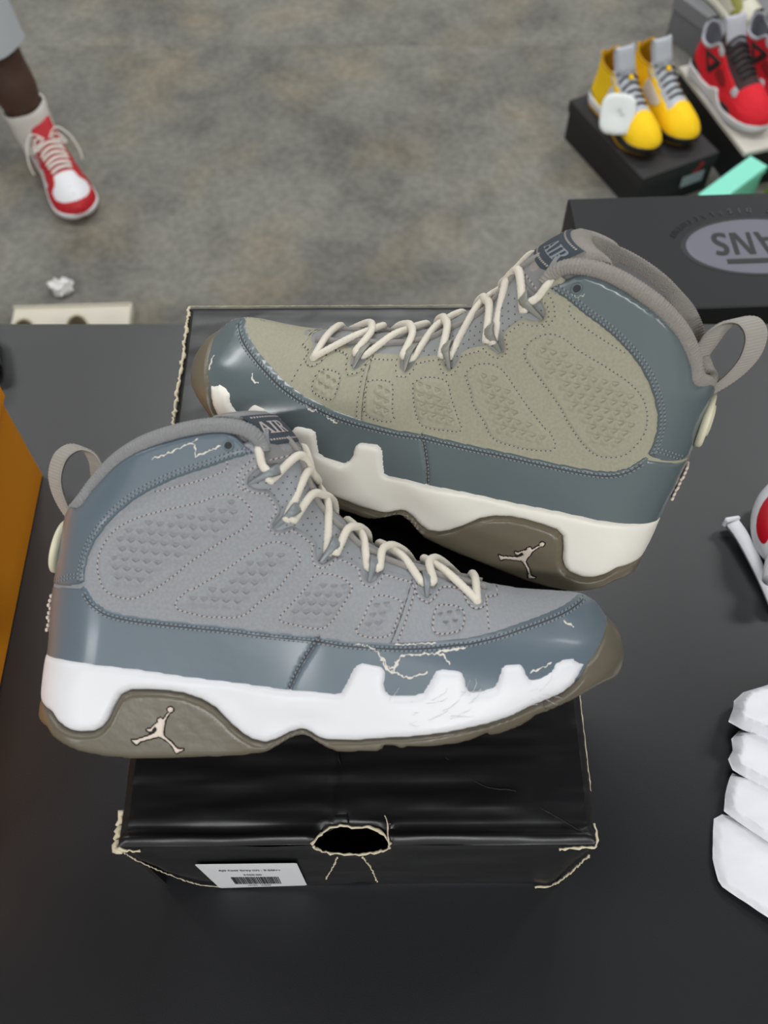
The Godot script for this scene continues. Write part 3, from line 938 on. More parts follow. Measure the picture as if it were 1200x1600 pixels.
func add_hero(called: String, label: String, basis3: Transform3D, xf, m: Dictionary, mirrored: bool, crack_lines: Array, hair_lines: Array) -> void:
	var t := thing(called, label, "sneaker", basis3, "pair of grey high-top sneakers")
	var b := last_hero
	var add := func(part: String, key: String, mat: Material, parent: Node3D, stuff := false) -> MeshInstance3D:
		var o := put(part, hero[key].mesh(xf, 0.001, mirrored), mat, parent)
		if stuff:
			o.set_meta("kind", "stuff")
		return o
	add.call("vamp", "vamp", m.nubuck, t)
	var qn: MeshInstance3D = add.call("quarter", "quarter", m.nubuck, t)
	for n in 5:
		add.call("embossed_panel", "window_%d" % n, m.nubuck, qn)
	var tg: MeshInstance3D = add.call("tongue", "tongue", m.tongue, t)
	add.call("band", "tongue_band", m.lining, tg)
	add.call("piping", "piping", m.piping, tg)
	add.call("padding", "tongue_top", m.knit, tg)
	var lb: MeshInstance3D = add.call("woven_label", "label", m.label, tg)
	lb.set_meta("label", "dark woven label reading AIR")
	add.call("lettering", "label_text_turned" if mirrored else "label_text", m.dark_thread if mirrored else m.thread, tg)
	add.call("heel_counter", "heel_counter", m.patent, t)
	var mg: MeshInstance3D = add.call("mudguard", "mudguard", m.patent, t)
	var ac: MeshInstance3D = add.call("ankle_collar", "ankle_collar", m.patent, t)
	add.call("eyelet", "eyelet", m.patent, ac)
	var ms: MeshInstance3D = add.call("midsole", "midsole", m.midsole, t)
	var ho: MeshInstance3D = add.call("heel_outsole", "heel_outsole", m.rubber, t)
	add.call("forefoot_outsole", "forefoot_outsole", m.rubber, t)
	add.call("toe_outsole", "toe_outsole", m.rubber, t)
	add.call("tread", "tread", m.rubber, t)
	var em: PackedVector2Array = hero["emblem_poly"]
	if mirrored:
		var turned := PackedVector2Array()
		for q in em:
			turned.append(Vector2(139.0 - q.x, q.y))
		turned.reverse()
		em = turned
	var eg := Geo.new()
	shell(eg, b, em, 6.0, 0.5, 0.8, 4.9, null, false)
	var eo := Geo.new()
	shell(eo, b, Geometry2D.offset_polygon(em, 0.8, Geometry2D.JOIN_ROUND)[0], 5.3, 0.4, 0.8, 4.8, null, false)
	put("emblem_recess", eo.mesh(xf, 0.001, mirrored), m.recess, ho)
	put("emblem", eg.mesh(xf, 0.001, mirrored), m.emblem, ho).set_meta("label", "off-white leaping figure emblem")
	add.call("stitching", "stitching", m.thread, t, true)
	add.call("dark_stitching", "dark_stitching", m.dark_thread, t, true)
	add.call("stitch_holes", "stitch_holes", m.hole, t, true)
	add.call("seam_groove", "groove", m.hole, t)
	add.call("collar_roll", "collar_roll", m.knit, t)
	add.call("lining", "lining", m.lining, t)
	add.call("lace", "lace", m.lace, t)
	for n in 5:
		add.call("lace_loop", "loop_%d" % n, m.loop, t)
	add.call("pull_loop", "pull_loop", m.webbing, t)
	add.call("heel_badge", "heel_badge", m.badge, t)
	add.call("heel_mark", "heel_mark", m.emblem, t)
	var no := 11
	for c in crack_lines:
		var cr := Geo.new()
		strip(cr, b, rounded(c[0], false, 1.0), c[1], c[2], 0.55, no, false)
		no += 7
		put("leather_crack", cr.mesh(xf, 0.001, mirrored), m.crack, ac if c[1] > 2.2 else mg)
	for c in hair_lines:
		var hg := Geo.new()
		strip(hg, b, rounded(c, false, 1.0), 4.06, 0.2, 0.3, no, false)
		no += 7
		put("paint_crack", hg.mesh(xf, 0.001, mirrored), m.hair, ms)

# ---------------------------------------------------------------- the smaller sneakers
func tongue_sheet(g: Geo, prof: Array, half: float, sweep: float) -> void:
	var prev := []
	for m in 17:
		var a := m / 8.0 - 1.0
		var k := []
		for q: Vector2 in prof:
			k.append(g.vert(Vector3(q.x - sweep * a * a, q.y - 4.0 * a * a, half * sin(a * 1.4))))
		if prev.size():
			for j in prof.size():
				var j2 := (j + 1) % prof.size()
				g.quad(prev[j], k[j], k[j2], prev[j2])
		prev = k

func small_shoe(called: String, label: String, group: String, xf: Transform3D, d: Dictionary, parent: Node3D = null) -> Node3D:
	var t: Node3D
	if parent:
		t = Node3D.new()
		t.name = called
		parent.add_child(t, true)
		t.transform = xf
	else:
		t = thing(called, label, "sneaker", xf, group)
	if d.has("made"):
		for e in d.made:
			put(e[0], e[1], e[2], t)
		return t
	d.made = []
	var emit := func(part: String, g: Geo, m: Material) -> void:
		d.made.append([part, g.mesh(null, 0.001), m])
	var b := Last.new()
	b.heel_r = 34.0
	b.toe_r = 62.0
	b.cap_r = d.get("cap", 42.0)
	b.setup(lut_pts(d.hs), lut_pts(d.ts), lut_pts(d.rd), lut_pts(d.get("w0", [0, 34, 60, 34, 110, 33, 160, 40, 210, 47, 250, 47, 320, 44])), lut_pts(d.get("wu", [0, 28, 50, 31, 110, 33, 150, 34, 200, 39, 250, 42, 320, 42])))
	for p in d.panels:
		var g := Geo.new()
		shell(g, b, rounded(pts(p[1]), true, 3.0) if p.size() > 6 else pts(p[1]), p[2], 2.2, 2.6, p[3])
		emit.call(p[0], g, p[4])
	var sole := Geo.new()
	var row := []
	var low := b.lut(lut_pts(d.low), -20, 360, 1)
	for s in range(0, 300, 6):
		var tt := b.at(low, s)
		var w := b.w(s, tt + 1) + 1.5
		var k := [sole.vert(Vector3(s, tt, -w)), sole.vert(Vector3(s, tt, 0)), sole.vert(Vector3(s, tt, w))]
		if row.size():
			for m in 2:
				sole.quad(row[m], k[m], k[m + 1], row[m + 1])
		row = k
	emit.call("tread", sole, d.tread)
	var ring := []
	for i in range(0, d.collar.size(), 2):
		var q := Vector2(d.collar[i], d.collar[i + 1])
		ring.append(Vector3(q.x, q.y, maxf(0.0, b.w(q.x, q.y) - 0.5)))
	ring[-1].z = 0.0
	for k in range(ring.size() - 2, -1, -1):
		ring.append(ring[k] * Vector3(1, 1, -1))
	var soft := curve3(ring, 4.0)
	var roll := Geo.new()
	tube(roll, soft, func(_f, _i): return d.get("roll", 3.4), 8)
	emit.call("collar_roll", roll, d.get("roll_mat", d.lining))
	var li := Geo.new()
	var front: Vector3 = ring[0]
	var rim_pts := soft.duplicate()
	for k in 5:
		rim_pts.append(Vector3(front.x, front.y, lerpf(-front.z, front.z, (k + 0.5) / 5)))
	var prev := []
	for lev in 6:
		var f := lev / 5.0
		var k := []
		for q: Vector3 in rim_pts:
			k.append(li.vert(Vector3(lerpf(q.x, 70 + (q.x - 70) * 0.9, f), lerpf(q.y - 1, 36, f), q.z * lerpf(1.0, 0.78, f) - signf(q.z) * 2.5)))
		if prev.size():
			for m in k.size():
				var n2 := (m + 1) % k.size()
				li.quad(prev[m], k[m], k[n2], prev[n2])
		prev = k
	var mid := li.vert(Vector3(70, 36, 0))
	for m in prev.size():
		li.tri(mid, prev[(m + 1) % prev.size()], prev[m])
	emit.call("lining", li, d.lining)
	var tg := Geo.new()
	var prof := []
	for i in range(0, d.tongue.size(), 2):
		prof.append(Vector2(d.tongue[i], d.tongue[i + 1]))
	tongue_sheet(tg, prof, d.get("tongue_half", 27.0), d.get("tongue_sweep", 10.0))
	emit.call("tongue", tg, d.tongue_mat)
	var lace := Geo.new()
	for r in d.lace_rows:
		var s: float = r[0]
		var ww: float = r[1]
		var p := []
		for k in 13:
			var a := k / 6.0 - 1.0
			var w := ww * sin(a * 1.5)
			var tt := b.at(b.rl, s)
			while b.w(s, tt) < absf(w) and tt > 40:
				tt -= 0.5
			p.append(Vector3(s + 4.0 * a * r[2], tt + 3.4 - 1.5 * a * a, w * 1.04))
		tube(lace, p, func(_f, _i): return d.get("lace_r", 2.8), 7)
	if d.get("bow", false):
		for sg in [1.0, -1.0]:
			var s: float = d.lace_rows[0][0]
			var tt := b.at(b.rl, s)
			tube(lace, curve3([Vector3(s, tt + 4, 8 * sg), Vector3(s - 6, tt + 16, 30 * sg), Vector3(s + 10, tt - 4, 50 * sg), Vector3(s + 28, tt - 34, 58 * sg), Vector3(s + 34, tt - 52, 56 * sg)], 4.0), func(_f, _i): return 1.8, 6)
			tube(lace, curve3([Vector3(s, tt + 4, 6 * sg), Vector3(s + 8, tt + 9, 26 * sg), Vector3(s + 22, tt - 8, 36 * sg), Vector3(s + 10, tt - 2, 20 * sg), Vector3(s, tt + 5, 0)], 4.0), func(_f, _i): return 2.0, 6)
	emit.call("lace", lace, d.lace)
	if d.has("extra"):
		d.extra.call(b, emit)
	for e in d.made:
		put(e[0], e[1], e[2], t)
	return t

func mid_outline() -> Dictionary:
	return {"hs": [0, 8, 15, 2, 40, 1, 70, 6, 100, 11, 130, 12, 180, 14], "ts": [0, 258, 10, 280, 20, 291, 35, 294, 50, 291, 64, 282, 74, 270, 120, 240],
		"rd": [0, 300, 62, 300, 88, 200, 100, 162, 130, 138, 160, 118, 190, 101, 220, 90, 245, 82, 265, 74, 285, 58, 300, 40],
		"low": [0, 7, 20, 1, 200, 1, 240, 4, 270, 10, 295, 24]}

func low_outline() -> Dictionary:
	return {"hs": [0, 6, 15, 1, 35, 0, 60, 5, 90, 8, 120, 6], "ts": [0, 262, 10, 282, 20, 292, 32, 294, 46, 290, 58, 280, 66, 268, 120, 240],
		"rd": [0, 300, 55, 300, 80, 200, 98, 112, 130, 102, 160, 92, 190, 83, 220, 76, 245, 71, 265, 64, 285, 50, 300, 34],
		"low": [0, 5, 20, 1, 200, 1, 240, 4, 270, 9, 295, 22]}

func yellow_design() -> Dictionary:
	var d := mid_outline()
	var yel := paint("ffd000", 0.75)
	var blk := paint("1c1d1f", 0.5)
	var silver := paint("b9bec6", 0.4)
	var clear := paint("d9dade", 0.3)
	d.panels = [["quarter", [-12, 20, -12, 128, 6, 130, 18, 152, 31, 155, 44, 138, 70, 133, 90, 136, 100, 134, 112, 128, 118, 118, 138, 112, 142, 104, 158, 100, 162, 92, 180, 86, 200, 78, 216, 66, 218, 20], 1.0, -0.6, yel],
		["vamp", [206, 104, 212, 84, 205, 72, 200, 20, 320, 20, 320, 110, 230, 110], 1.6, -0.6, yel],
		["netting", [92, 62, 140, 48, 168, 62, 176, 78, 160, 86, 130, 100, 112, 112, 100, 96], 1.9, 0.6, clear],
		["gusset", [96, 118, 120, 112, 160, 90, 205, 70, 228, 92, 140, 150, 96, 170], -1.2, -2.0, silver],
		["midsole", [-12, 8, -12, 34, 30, 32, 60, 28, 110, 26, 118, 18, 110, 7, 20, 5], 4.0, 0.2, paint("e6e6ea", 0.5)],
		["sidewall", [104, 7, 112, 28, 140, 40, 146, 30, 156, 40, 164, 30, 172, 38, 200, 32, 240, 32, 270, 36, 320, 40, 320, 20, 280, 16, 240, 8, 200, 6], 4.2, 0.2, blk],
		["outsole", [-12, -2, -12, 9, 20, 7, 120, 8, 200, 8, 240, 10, 275, 20, 320, 24, 320, 4, 270, -2], 3.4, 0.3, paint("d9a400", 0.4)],
		["heel_cap", [-12, 30, -12, 62, 8, 66, 20, 44, 60, 32], 1.8, 0.4, blk]]
	d.collar = [104, 134, 90, 134, 70, 131, 46, 136, 32, 151, 21, 150, 13, 131, 12, 129]
	d.lining = paint("c0920a", 0.9)
	d.tread = paint("caa030", 0.4)
	d.tongue = [124, 140, 114, 158, 104, 178, 97, 196, 90, 200, 86, 196, 92, 176, 102, 156, 112, 138]
	d.tongue_half = 28.0
	d.tongue_mat = silver
	d.lace = blk
	d.lace_rows = [[112, 26, 0.3], [128, 26, -0.4], [144, 25, 0.4], [160, 24, -0.4], [176, 23, 0.4], [192, 22, -0.3]]
	d.extra = func(b: Last, emit: Callable) -> void:
		var g := Geo.new()
		g.rounded_box(Vector3(136, b.at(b.rl, 136) + 7, 0), Vector3(13, 8, 12), 2.5, Basis(Vector3(0, 0, 1), -0.7))
		emit.call("lace_lock", g, yel)
		var h := Geo.new()
		for k in 4:
			var c := Vector2(lerpf(100, 114, k / 3.0), lerpf(126, 114, k / 3.0))
			h.rounded_box(surf(b, c, 2.5) + Vector3(3, 3, 0), Vector3(7, 6, 3), 1.0)
			h.rounded_box((surf(b, c, 2.5) + Vector3(3, 3, 0)) * Vector3(1, 1, -1), Vector3(7, 6, 3), 1.0)
		emit.call("lace_eyelet", h, silver)
	return d

func red_design() -> Dictionary:
	var d := mid_outline()
	var red := paint("d8162a", 0.8)
	var blk := paint("191a1c", 0.5)
	var grey := paint("a9abb2", 0.6)
	var dark := paint("8a1018", 0.9)
	var wht := paint("dcdde2", 0.5)
	d.panels = [["quarter", [-12, 20, -12, 122, 12, 124, 26, 108, 44, 100, 70, 104, 92, 124, 104, 132, 116, 122, 150, 98, 190, 80, 214, 70, 214, 20], 1.0, -0.6, red],
		["toe_box", [206, 20, 206, 76, 214, 92, 220, 110, 320, 110, 320, 20], 0.6, -0.6, red],
		["mudguard", [150, 20, 160, 44, 190, 56, 214, 58, 246, 54, 276, 60, 320, 70, 320, 20], 1.6, 0.2, red],
		["gusset", [96, 118, 120, 112, 160, 88, 205, 68, 228, 92, 140, 150, 96, 170], -1.2, -2.0, paint("3a2326", 0.8)],
		["mesh_window", [112, 62, 148, 50, 166, 62, 158, 76, 134, 88, 118, 82], 1.6, 0.7, dark],
		["wing", [56, 94, 122, 100, 124, 90, 94, 52, 86, 52], 3.2, 0.8, blk],
		["wing_inset", [74, 87, 106, 90, 91, 66], 3.6, 1.2, red],
		["eyestay_cage", [100, 118, 114, 108, 124, 112, 118, 124, 104, 132], 3.0, 0.8, grey],
		["lower_cage", [188, 66, 204, 60, 212, 66, 206, 78, 192, 80], 2.8, 0.8, grey],
		["midsole", [-12, 6, -12, 34, 20, 36, 60, 32, 76, 26, 110, 28, 134, 42, 146, 44, 154, 32, 176, 22, 200, 24, 240, 30, 268, 33, 320, 40, 320, 16, 270, 8, 200, 4, 20, 3], 4.4, 0.2, wht],
		["heel_panel", [-12, 32, -12, 60, 14, 62, 30, 50, 70, 34, 66, 28], 2.2, 0.4, blk],
		["forefoot_panel", [164, 28, 176, 34, 206, 38, 224, 30, 200, 22, 180, 21], 3.0, 0.6, blk],
		["outsole", [-12, -2, -12, 6, 20, 4, 200, 5, 260, 8, 290, 20, 320, 22, 320, 2, 260, -4], 4.0, 0.3, grey],
		["heel_tab", [-12, 96, -12, 138, 16, 140, 20, 108], 1.8, 0.5, blk]]
	d.collar = [104, 130, 92, 124, 72, 106, 52, 100, 36, 102, 26, 110, 18, 124, 13, 130]
	d.roll = 4.2
	d.roll_mat = grey
	d.lining = paint("8a8a94", 0.9)
	d.tread = grey
	d.tongue = [126, 138, 116, 154, 106, 172, 98, 186, 90, 189, 86, 184, 92, 168, 102, 150, 112, 136]
	d.tongue_half = 28.0
	d.tongue_mat = paint("b8b9c2", 0.8)
	d.lace = blk
	d.lace_r = 3.6
	d.lace_rows = [[118, 27, 0.3], [130, 26, -0.5], [142, 25, 0.5], [154, 24, -0.5], [166, 23, 0.5], [178, 22, -0.4], [190, 20, 0.4]]
	return d

func low_design(main: Color, over: Color, sole: Color, tread: Color, lacec: Color, lining: Color, bow := false) -> Dictionary:
	var d := low_outline()
	var m := StandardMaterial3D.new()
	m.albedo_color = main
	m.roughness = 0.55
	var o := m.duplicate()
	o.albedo_color = over
	var s := m.duplicate()
	s.albedo_color = sole
	var tr := m.duplicate()
	tr.albedo_color = tread
	var lc := m.duplicate()
	lc.albedo_color = lacec
	lc.roughness = 0.9
	var ln := lc.duplicate()
	ln.albedo_color = lining
	d.panels = [["quarter", [-12, 16, -12, 92, 12, 92, 34, 78, 62, 74, 84, 84, 96, 96, 110, 96, 150, 84, 190, 70, 212, 62, 212, 16], 0.8, -0.6, m],
		["toe_box", [200, 16, 200, 66, 208, 90, 320, 90, 320, 16], 0.3, -0.6, m],
		["gusset", [92, 90, 120, 86, 160, 76, 205, 58, 226, 80, 140, 115, 96, 125], -1.2, -2.0, o],
		["toe_overlay", [186, 16, 190, 40, 204, 60, 212, 70, 222, 64, 226, 52, 246, 47, 268, 50, 284, 58, 320, 60, 320, 16], 1.8, 0.2, o],
		["eyestay", [98, 102, 84, 86, 108, 78, 150, 66, 188, 52, 212, 56, 218, 66, 206, 72, 190, 76, 150, 88, 112, 98], 1.9, 0.4, o],
		["heel_overlay", [-12, 16, -12, 96, 16, 95, 30, 80, 44, 70, 60, 40, 70, 16], 1.8, 0.3, o],
		["side_stripe", [56, 44, 84, 40, 130, 48, 178, 74, 168, 76, 128, 62, 92, 54, 70, 60], 2.4, 0.8, o],
		["midsole", [-12, 5, -12, 30, 40, 28, 120, 24, 200, 25, 250, 28, 320, 33, 320, 14, 270, 8, 200, 4, 20, 3], 4.6, 0.2, s],
		["outsole", [-12, -2, -12, 6, 20, 4, 200, 5, 260, 9, 290, 17, 320, 19, 320, 2, 260, -4], 4.9, 0.3, tr]]
	d.collar = [100, 96, 92, 92, 80, 82, 62, 75, 40, 77, 24, 86, 12, 92, 8, 94]
	d.roll_mat = o
	d.lining = ln
	d.tread = tr
	d.tongue = [128, 104, 116, 116, 104, 128, 97, 136, 91, 137, 88, 133, 96, 120, 106, 108, 118, 98]
	d.tongue_half = 26.0
	d.tongue_mat = o
	d.lace = lc
	d.lace_r = 3.4
	d.lace_rows = [[118, 27, 0.4], [131, 26, -0.4], [144, 26, 0.4], [157, 25, -0.4], [170, 24, 0.4], [183, 23, -0.4], [196, 21, 0.3]]
	d.bow = bow
	return d

func facing(heel: Vector3, toward: Vector2, size: float) -> Transform3D:
	# a shoe standing upright with its heel there and its toe that way (x, z)
	var x := Vector3(toward.x, 0, toward.y).normalized()
	var y := Vector3.UP
	return Transform3D(Basis(x, y, x.cross(y)).scaled_local(Vector3.ONE * size), heel)

func carton(called: String, label: String, where: Transform3D, size: Vector3, body: Material, lid: Material, lid_deep: float, group := "") -> Node3D:
	# a shoe box standing with the middle of its bottom at the origin
	var t := thing(called, label, "box", where, group)
	var g := Geo.new()
	g.rounded_box(Vector3(0, (size.y - 0.004) * 0.5, 0), Vector3(size.x - 0.006, size.y - 0.004, size.z - 0.006), 0.0015)
	put("body", g.mesh(), body, t)
	var l := Geo.new()
	l.rounded_box(Vector3(0, size.y - lid_deep * 0.5, 0), Vector3(size.x, lid_deep, size.z), 0.0015)
	put("lid", l.mesh(), lid, t)
	return t

func crumple(g: Geo, c: Vector3, r: Vector3, seed_no: int, rough := 0.35) -> void:
	var f := noise(2.2, 3, seed_no)
	var rows := []
	for i in 13:
		var k := []
		for j in 18:
			var a := PI * i / 12
			var b := TAU * j / 18
			var d := Vector3(sin(a) * cos(b), cos(a), sin(a) * sin(b))
			var e := 1.0 + rough * f.get_noise_3dv(d * 0.9) * 2.0
			k.append(g.vert(c + d * r * e))
		rows.append(k)
	for i in 12:
		for j in 18:
			var j2 := (j + 1) % 18
			g.quad(rows[i][j], rows[i][j2], rows[i + 1][j2], rows[i + 1][j])

func ragged(g: Geo, p: Array, r: float, seed_no: int) -> void:
	# a frayed edge of torn cardboard
	var rng := RandomNumberGenerator.new()
	rng.seed = seed_no
	var q := []
	for c in curve3(p, 0.0018):
		q.append(c + Vector3(rng.randf_range(-1, 1), rng.randf_range(-1, 1), rng.randf_range(-1, 1)) * r * 0.5)
	tube(g, q, func(_f, _i): return r * rng.randf_range(0.35, 1.0), 5)

func at_line(a: Vector2, dir: Vector2, along: float, right: float, y: float) -> Vector3:
	# a point by its way along and to the right of a line on the floor
	var d := dir.normalized()
	var q := a + d * along + Vector2(-d.y, d.x) * -right
	return Vector3(q.x, y, q.y)

func yawed(where: Vector3, front: Vector2) -> Transform3D:
	# a frame whose z axis looks along front (x, z)
	var z := Vector3(front.x, 0, front.y).normalized()
	return Transform3D(Basis(Vector3.UP.cross(z), Vector3.UP, z), where)

func ceiling_lamp(x: float, z: float, w: float, l: float, energy: float, tint: Color) -> void:
	var t := thing("ceiling_light", "long white fluorescent ceiling light above the shop floor", "light", Transform3D(Basis(), Vector3(x, 3.36, z)), "ceiling lights")
	var g := Geo.new()
	g.rounded_box(Vector3(0, 0.0, 0), Vector3(w + 0.04, 0.06, l + 0.04), 0.008)
	put("housing", g.mesh(), paint("d8d8d8", 0.5), t)
	var e := Geo.new()
	e.rounded_box(Vector3(0, -0.035, 0), Vector3(w, 0.012, l), 0.004)
	var m := paint("ffffff", 0.5)
	m.emission_enabled = true
	m.emission = tint
	m.emission_energy_multiplier = 2.0
	put("diffuser", e.mesh(), m, t)
	var a := AreaLight3D.new()
	a.name = "lamp_light"
	a.area_size = Vector2(w, l)
	a.light_color = tint
	a.light_energy = energy
	a.area_range = 14.0
	a.area_attenuation = 2.0
	a.shadow_enabled = true
	a.rotation.x = -PI / 2
	a.position = Vector3(0, -0.06, 0)
	t.add_child(a, true)

func slab(lo: Vector3, hi: Vector3) -> ArrayMesh:
	var g := Geo.new()
	g.box((lo + hi) * 0.5, hi - lo)
	return g.mesh()

func concrete() -> StandardMaterial3D:
	var side := 1024
	var im := Image.create(side, side, false, Image.FORMAT_RGB8)
	var big := noise(0.0045, 4, 5)
	var mid := noise(0.018, 4, 9)
	var fine := noise(0.09, 3, 12)
	var rust := noise(0.007, 3, 21)
	for y in side:
		for x in side:
			var a := big.get_noise_2d(x, y)
			var b := mid.get_noise_2d(x, y)
			var c := fine.get_noise_2d(x, y)
			var v := 0.45 + 0.09 * a + 0.06 * b + 0.05 * c
			var r := clampf(rust.get_noise_2d(x, y) * 1.6 + 0.25 * b, 0, 1) * 0.035
			var k := clampf((b + 0.6 * a - 0.35) * 2.0, 0, 1) * 0.07
			im.set_pixel(x, y, Color(v * 1.0 + r - k, v * 0.985 + r * 0.5 - k, v * 0.93 - r * 0.3 - k))
	var m := paint("ffffff", 0.62, 0.35)
	m.albedo_texture = ImageTexture.create_from_image(im)
	m.uv1_triplanar = true
	m.uv1_world_triplanar = true
	m.uv1_scale = Vector3.ONE * 0.42
	m.uv1_offset = Vector3(0.5, 0, 0)
	return m

func _ready() -> void:
	# ------------------------------------------------ camera, surroundings, light
	var cam := Camera3D.new()
	cam.name = "camera"
	add_child(cam)
	var lens := CameraAttributesPhysical.new()
	lens.frustum_focal_length = 22.5
	lens.frustum_focus_distance = 0.585
	lens.frustum_near = 0.02
	lens.frustum_far = 60.0
	lens.exposure_aperture = 6.0
	cam.attributes = lens
	cam.position = Vector3(0, 1.55, 0)
	cam.rotation = Vector3(-deg_to_rad(58.975), 0, 0)
	cam.current = true
	var world := WorldEnvironment.new()
	world.name = "surroundings"
	var env := Environment.new()
	env.background_mode = Environment.BG_COLOR
	env.background_color = Color("8c8f94")
	env.background_energy_multiplier = 0.4
	env.tonemap_mode = Environment.TONE_MAPPER_LINEAR
	env.tonemap_exposure = 1.0
	env.sdfgi_enabled = true
	env.ssao_enabled = true
	env.ssil_enabled = true
	world.environment = env
	add_child(world)
	for x in [-2.4, 0.0, 2.4]:
		for z in [-4.2, -2.0, 1.7]:
			ceiling_lamp(x, z, 1.3, 0.32, 4.7 if z > 0 else 3.1, Color(0.985, 0.99, 0.99))

	# ------------------------------------------------ the room
	var plaster := paint("d9d7d2", 0.9)
	struct("floor", slab(Vector3(-5, -0.2, -7), Vector3(5, 0, 3)), concrete())
	struct("ceiling", slab(Vector3(-5, 3.4, -7), Vector3(5, 3.6, 3)), paint("5a5a5a", 0.9))
	struct("wall_back", slab(Vector3(-5.2, -0.2, -7.2), Vector3(5.2, 3.6, -7)), plaster)
	struct("wall_front", slab(Vector3(-5.2, -0.2, 3), Vector3(5.2, 3.6, 3.2)), plaster)
	struct("wall_left", slab(Vector3(-5.2, -0.2, -7), Vector3(-5, 3.6, 3)), plaster)
	struct("wall_right", slab(Vector3(5, -0.2, -7), Vector3(5.2, 3.6, 3)), plaster)

	# ------------------------------------------------ the table
	var table := thing("table", "black vinyl-topped table carrying the pair of grey sneakers", "table", Transform3D(Basis(), Vector3(0, 0, -0.1)))
	var vinyl := grained(paint("121317", 0.38, 0.62), noise_tex(0.16, 3, 8, 512, true, 4.0), 16.0, 0.12)
	var g := Geo.new()
	g.rounded_box(Vector3(0, 0.8685, -0.009), Vector3(1.9, 0.032, 0.99), 0.003)
	put("tabletop", g.mesh(), vinyl, table)
	for x in [-0.88, 0.88]:
		for z in [-0.42, 0.42]:
			g = Geo.new()
			g.rounded_box(Vector3(x, 0.4265, z), Vector3(0.05, 0.853, 0.05), 0.004)
			put("leg", g.mesh(), paint("26262a", 0.5), table)

	# ------------------------------------------------ the worn box under the pair
	var yaw := 0.006
	var bx := thing("shoebox", "worn black cardboard shoe box with torn edges under the grey sneakers", "box", Transform3D(Basis(Vector3.UP, yaw), Vector3(-0.0145, 0.8845, -0.1135)))
	var gloss := paint("0f0f12", 0.36, 0.5)
	var kraft := grained(paint("d6cbb0", 0.95), noise_tex(0.05, 4, 4, 256, true, 6.0), 40.0, 0.6)
	var hw := 0.1315
	var hh := 0.12
	var deep := 0.398
	var nick := PackedVector2Array()
	for k in 13:
		var q := PI * k / 12
		nick.append(Vector2(-0.0035 + 0.0213 * cos(q), -0.0015 - 0.0105 * sin(q)) + Vector2(0.0006 * sin(k * 4.1), 0.0008 * sin(k * 7.7)))
	var top_poly := PackedVector2Array([Vector2(-hw, -deep), Vector2(hw, -deep), Vector2(hw, -0.0015)])
	top_poly.append_array(nick)
	top_poly.append(Vector2(-hw, -0.0015))
	var wave := noise(3.0, 3, 31)
	var dent := noise(16.0, 3, 17)
	var top_h := func(s: float, t: float, d: float) -> Vector3:
		var front := smoothstep(-0.16, -0.02, t)
		var y: float = wave.get_noise_2d(s * 2.2, t * 26.0) * lerpf(0.0004, 0.0015, front) + dent.get_noise_2d(s, t * 1.6) * 0.0006
		y += -0.0022 * exp(-pow((s + 0.012 + 0.35 * (t + 0.05) * 0.25) / 0.0025, 2)) * smoothstep(-0.085, -0.07, t)
		y -= 0.0018 * exp(-pow((t + 0.010) / 0.0022, 2))
		y += 0.0012 * exp(-pow((t + 0.0055) / 0.002, 2))
		y -= 0.0025 * (1.0 - smoothstep(0.0, 0.003, d))
		return Vector3(s, hh + y, t)
	g = Geo.new()
	var flip := func(s: float, t: float, d: float) -> Vector3:
		return top_h.call(s, -t, d)
	var fp := PackedVector2Array()
	for q in top_poly:
		fp.append(Vector2(q.x, -q.y))
	panel(g, fp, PackedVector2Array(), 0.0026, 0.004, flip, false)
	put("lid", g.mesh(), gloss, bx)
	var front_poly := PackedVector2Array([Vector2(-hw, 0.109), Vector2(-hw + 0.003, 0.085), Vector2(-0.118, 0.045), Vector2(-0.104, 0.012), Vector2(-0.085, 0.002), Vector2(-0.06, 0.0), Vector2(-0.01, 0.003), Vector2(0.0, 0.008), Vector2(0.01, 0.002), Vector2(0.06, 0.0), Vector2(0.115, 0.001), Vector2(0.124, -0.0), Vector2(0.128, 0.03), Vector2(hw - 0.001, 0.07), Vector2(hw, 0.109)])
	for k in front_poly.size():
		front_poly[k].y *= 1.07
	for k in 11:
		var q := PI * k / 10
		front_poly.append(Vector2(-0.0035 + 0.021 * cos(q), 0.1175 - 0.022 * sin(q)) + Vector2(0.0006 * sin(k * 3.1), 0.001 * sin(k * 5.7)))
	g = Geo.new()
	panel(g, front_poly, PackedVector2Array(), 0.004, 0.004, func(s: float, t: float, d: float) -> Vector3: return Vector3(s, t, -0.002 + 0.0012 * dent.get_noise_2d(s * 0.7, t) + 0.001 * clampf(d / 0.004, 0, 1)), false)
	put("front_panel", g.mesh(), gloss, bx)
	var card := paint("111113", 0.5)
	g = Geo.new()
	g.box(Vector3(-hw + 0.0015, hh * 0.5 - 0.001, -deep * 0.5), Vector3(0.003, hh - 0.003, deep - 0.006))
	g.box(Vector3(hw - 0.0015, hh * 0.5 - 0.001, -deep * 0.5), Vector3(0.003, hh - 0.003, deep - 0.006))
	g.box(Vector3(0, hh * 0.5 - 0.001, -deep + 0.0015), Vector3(hw * 2 - 0.004, hh - 0.003, 0.003))
	g.box(Vector3(0, 0.0015, -deep * 0.5), Vector3(hw * 2 - 0.03, 0.003, deep - 0.03))
	put("body", g.mesh(), card, bx)
	var torn := []
	var edge := []
	for q in nick:
		edge.append(Vector3(q.x, hh - 0.001, q.y))
	torn.append([edge.duplicate(), 0.0013, 2])
	edge = []
	for k in 11:
		var q := PI * k / 10
		edge.append(Vector3(-0.0035 + 0.021 * cos(q), 0.1175 - 0.022 * sin(q), -0.0015))
	torn.append([edge.duplicate(), 0.0012, 3])
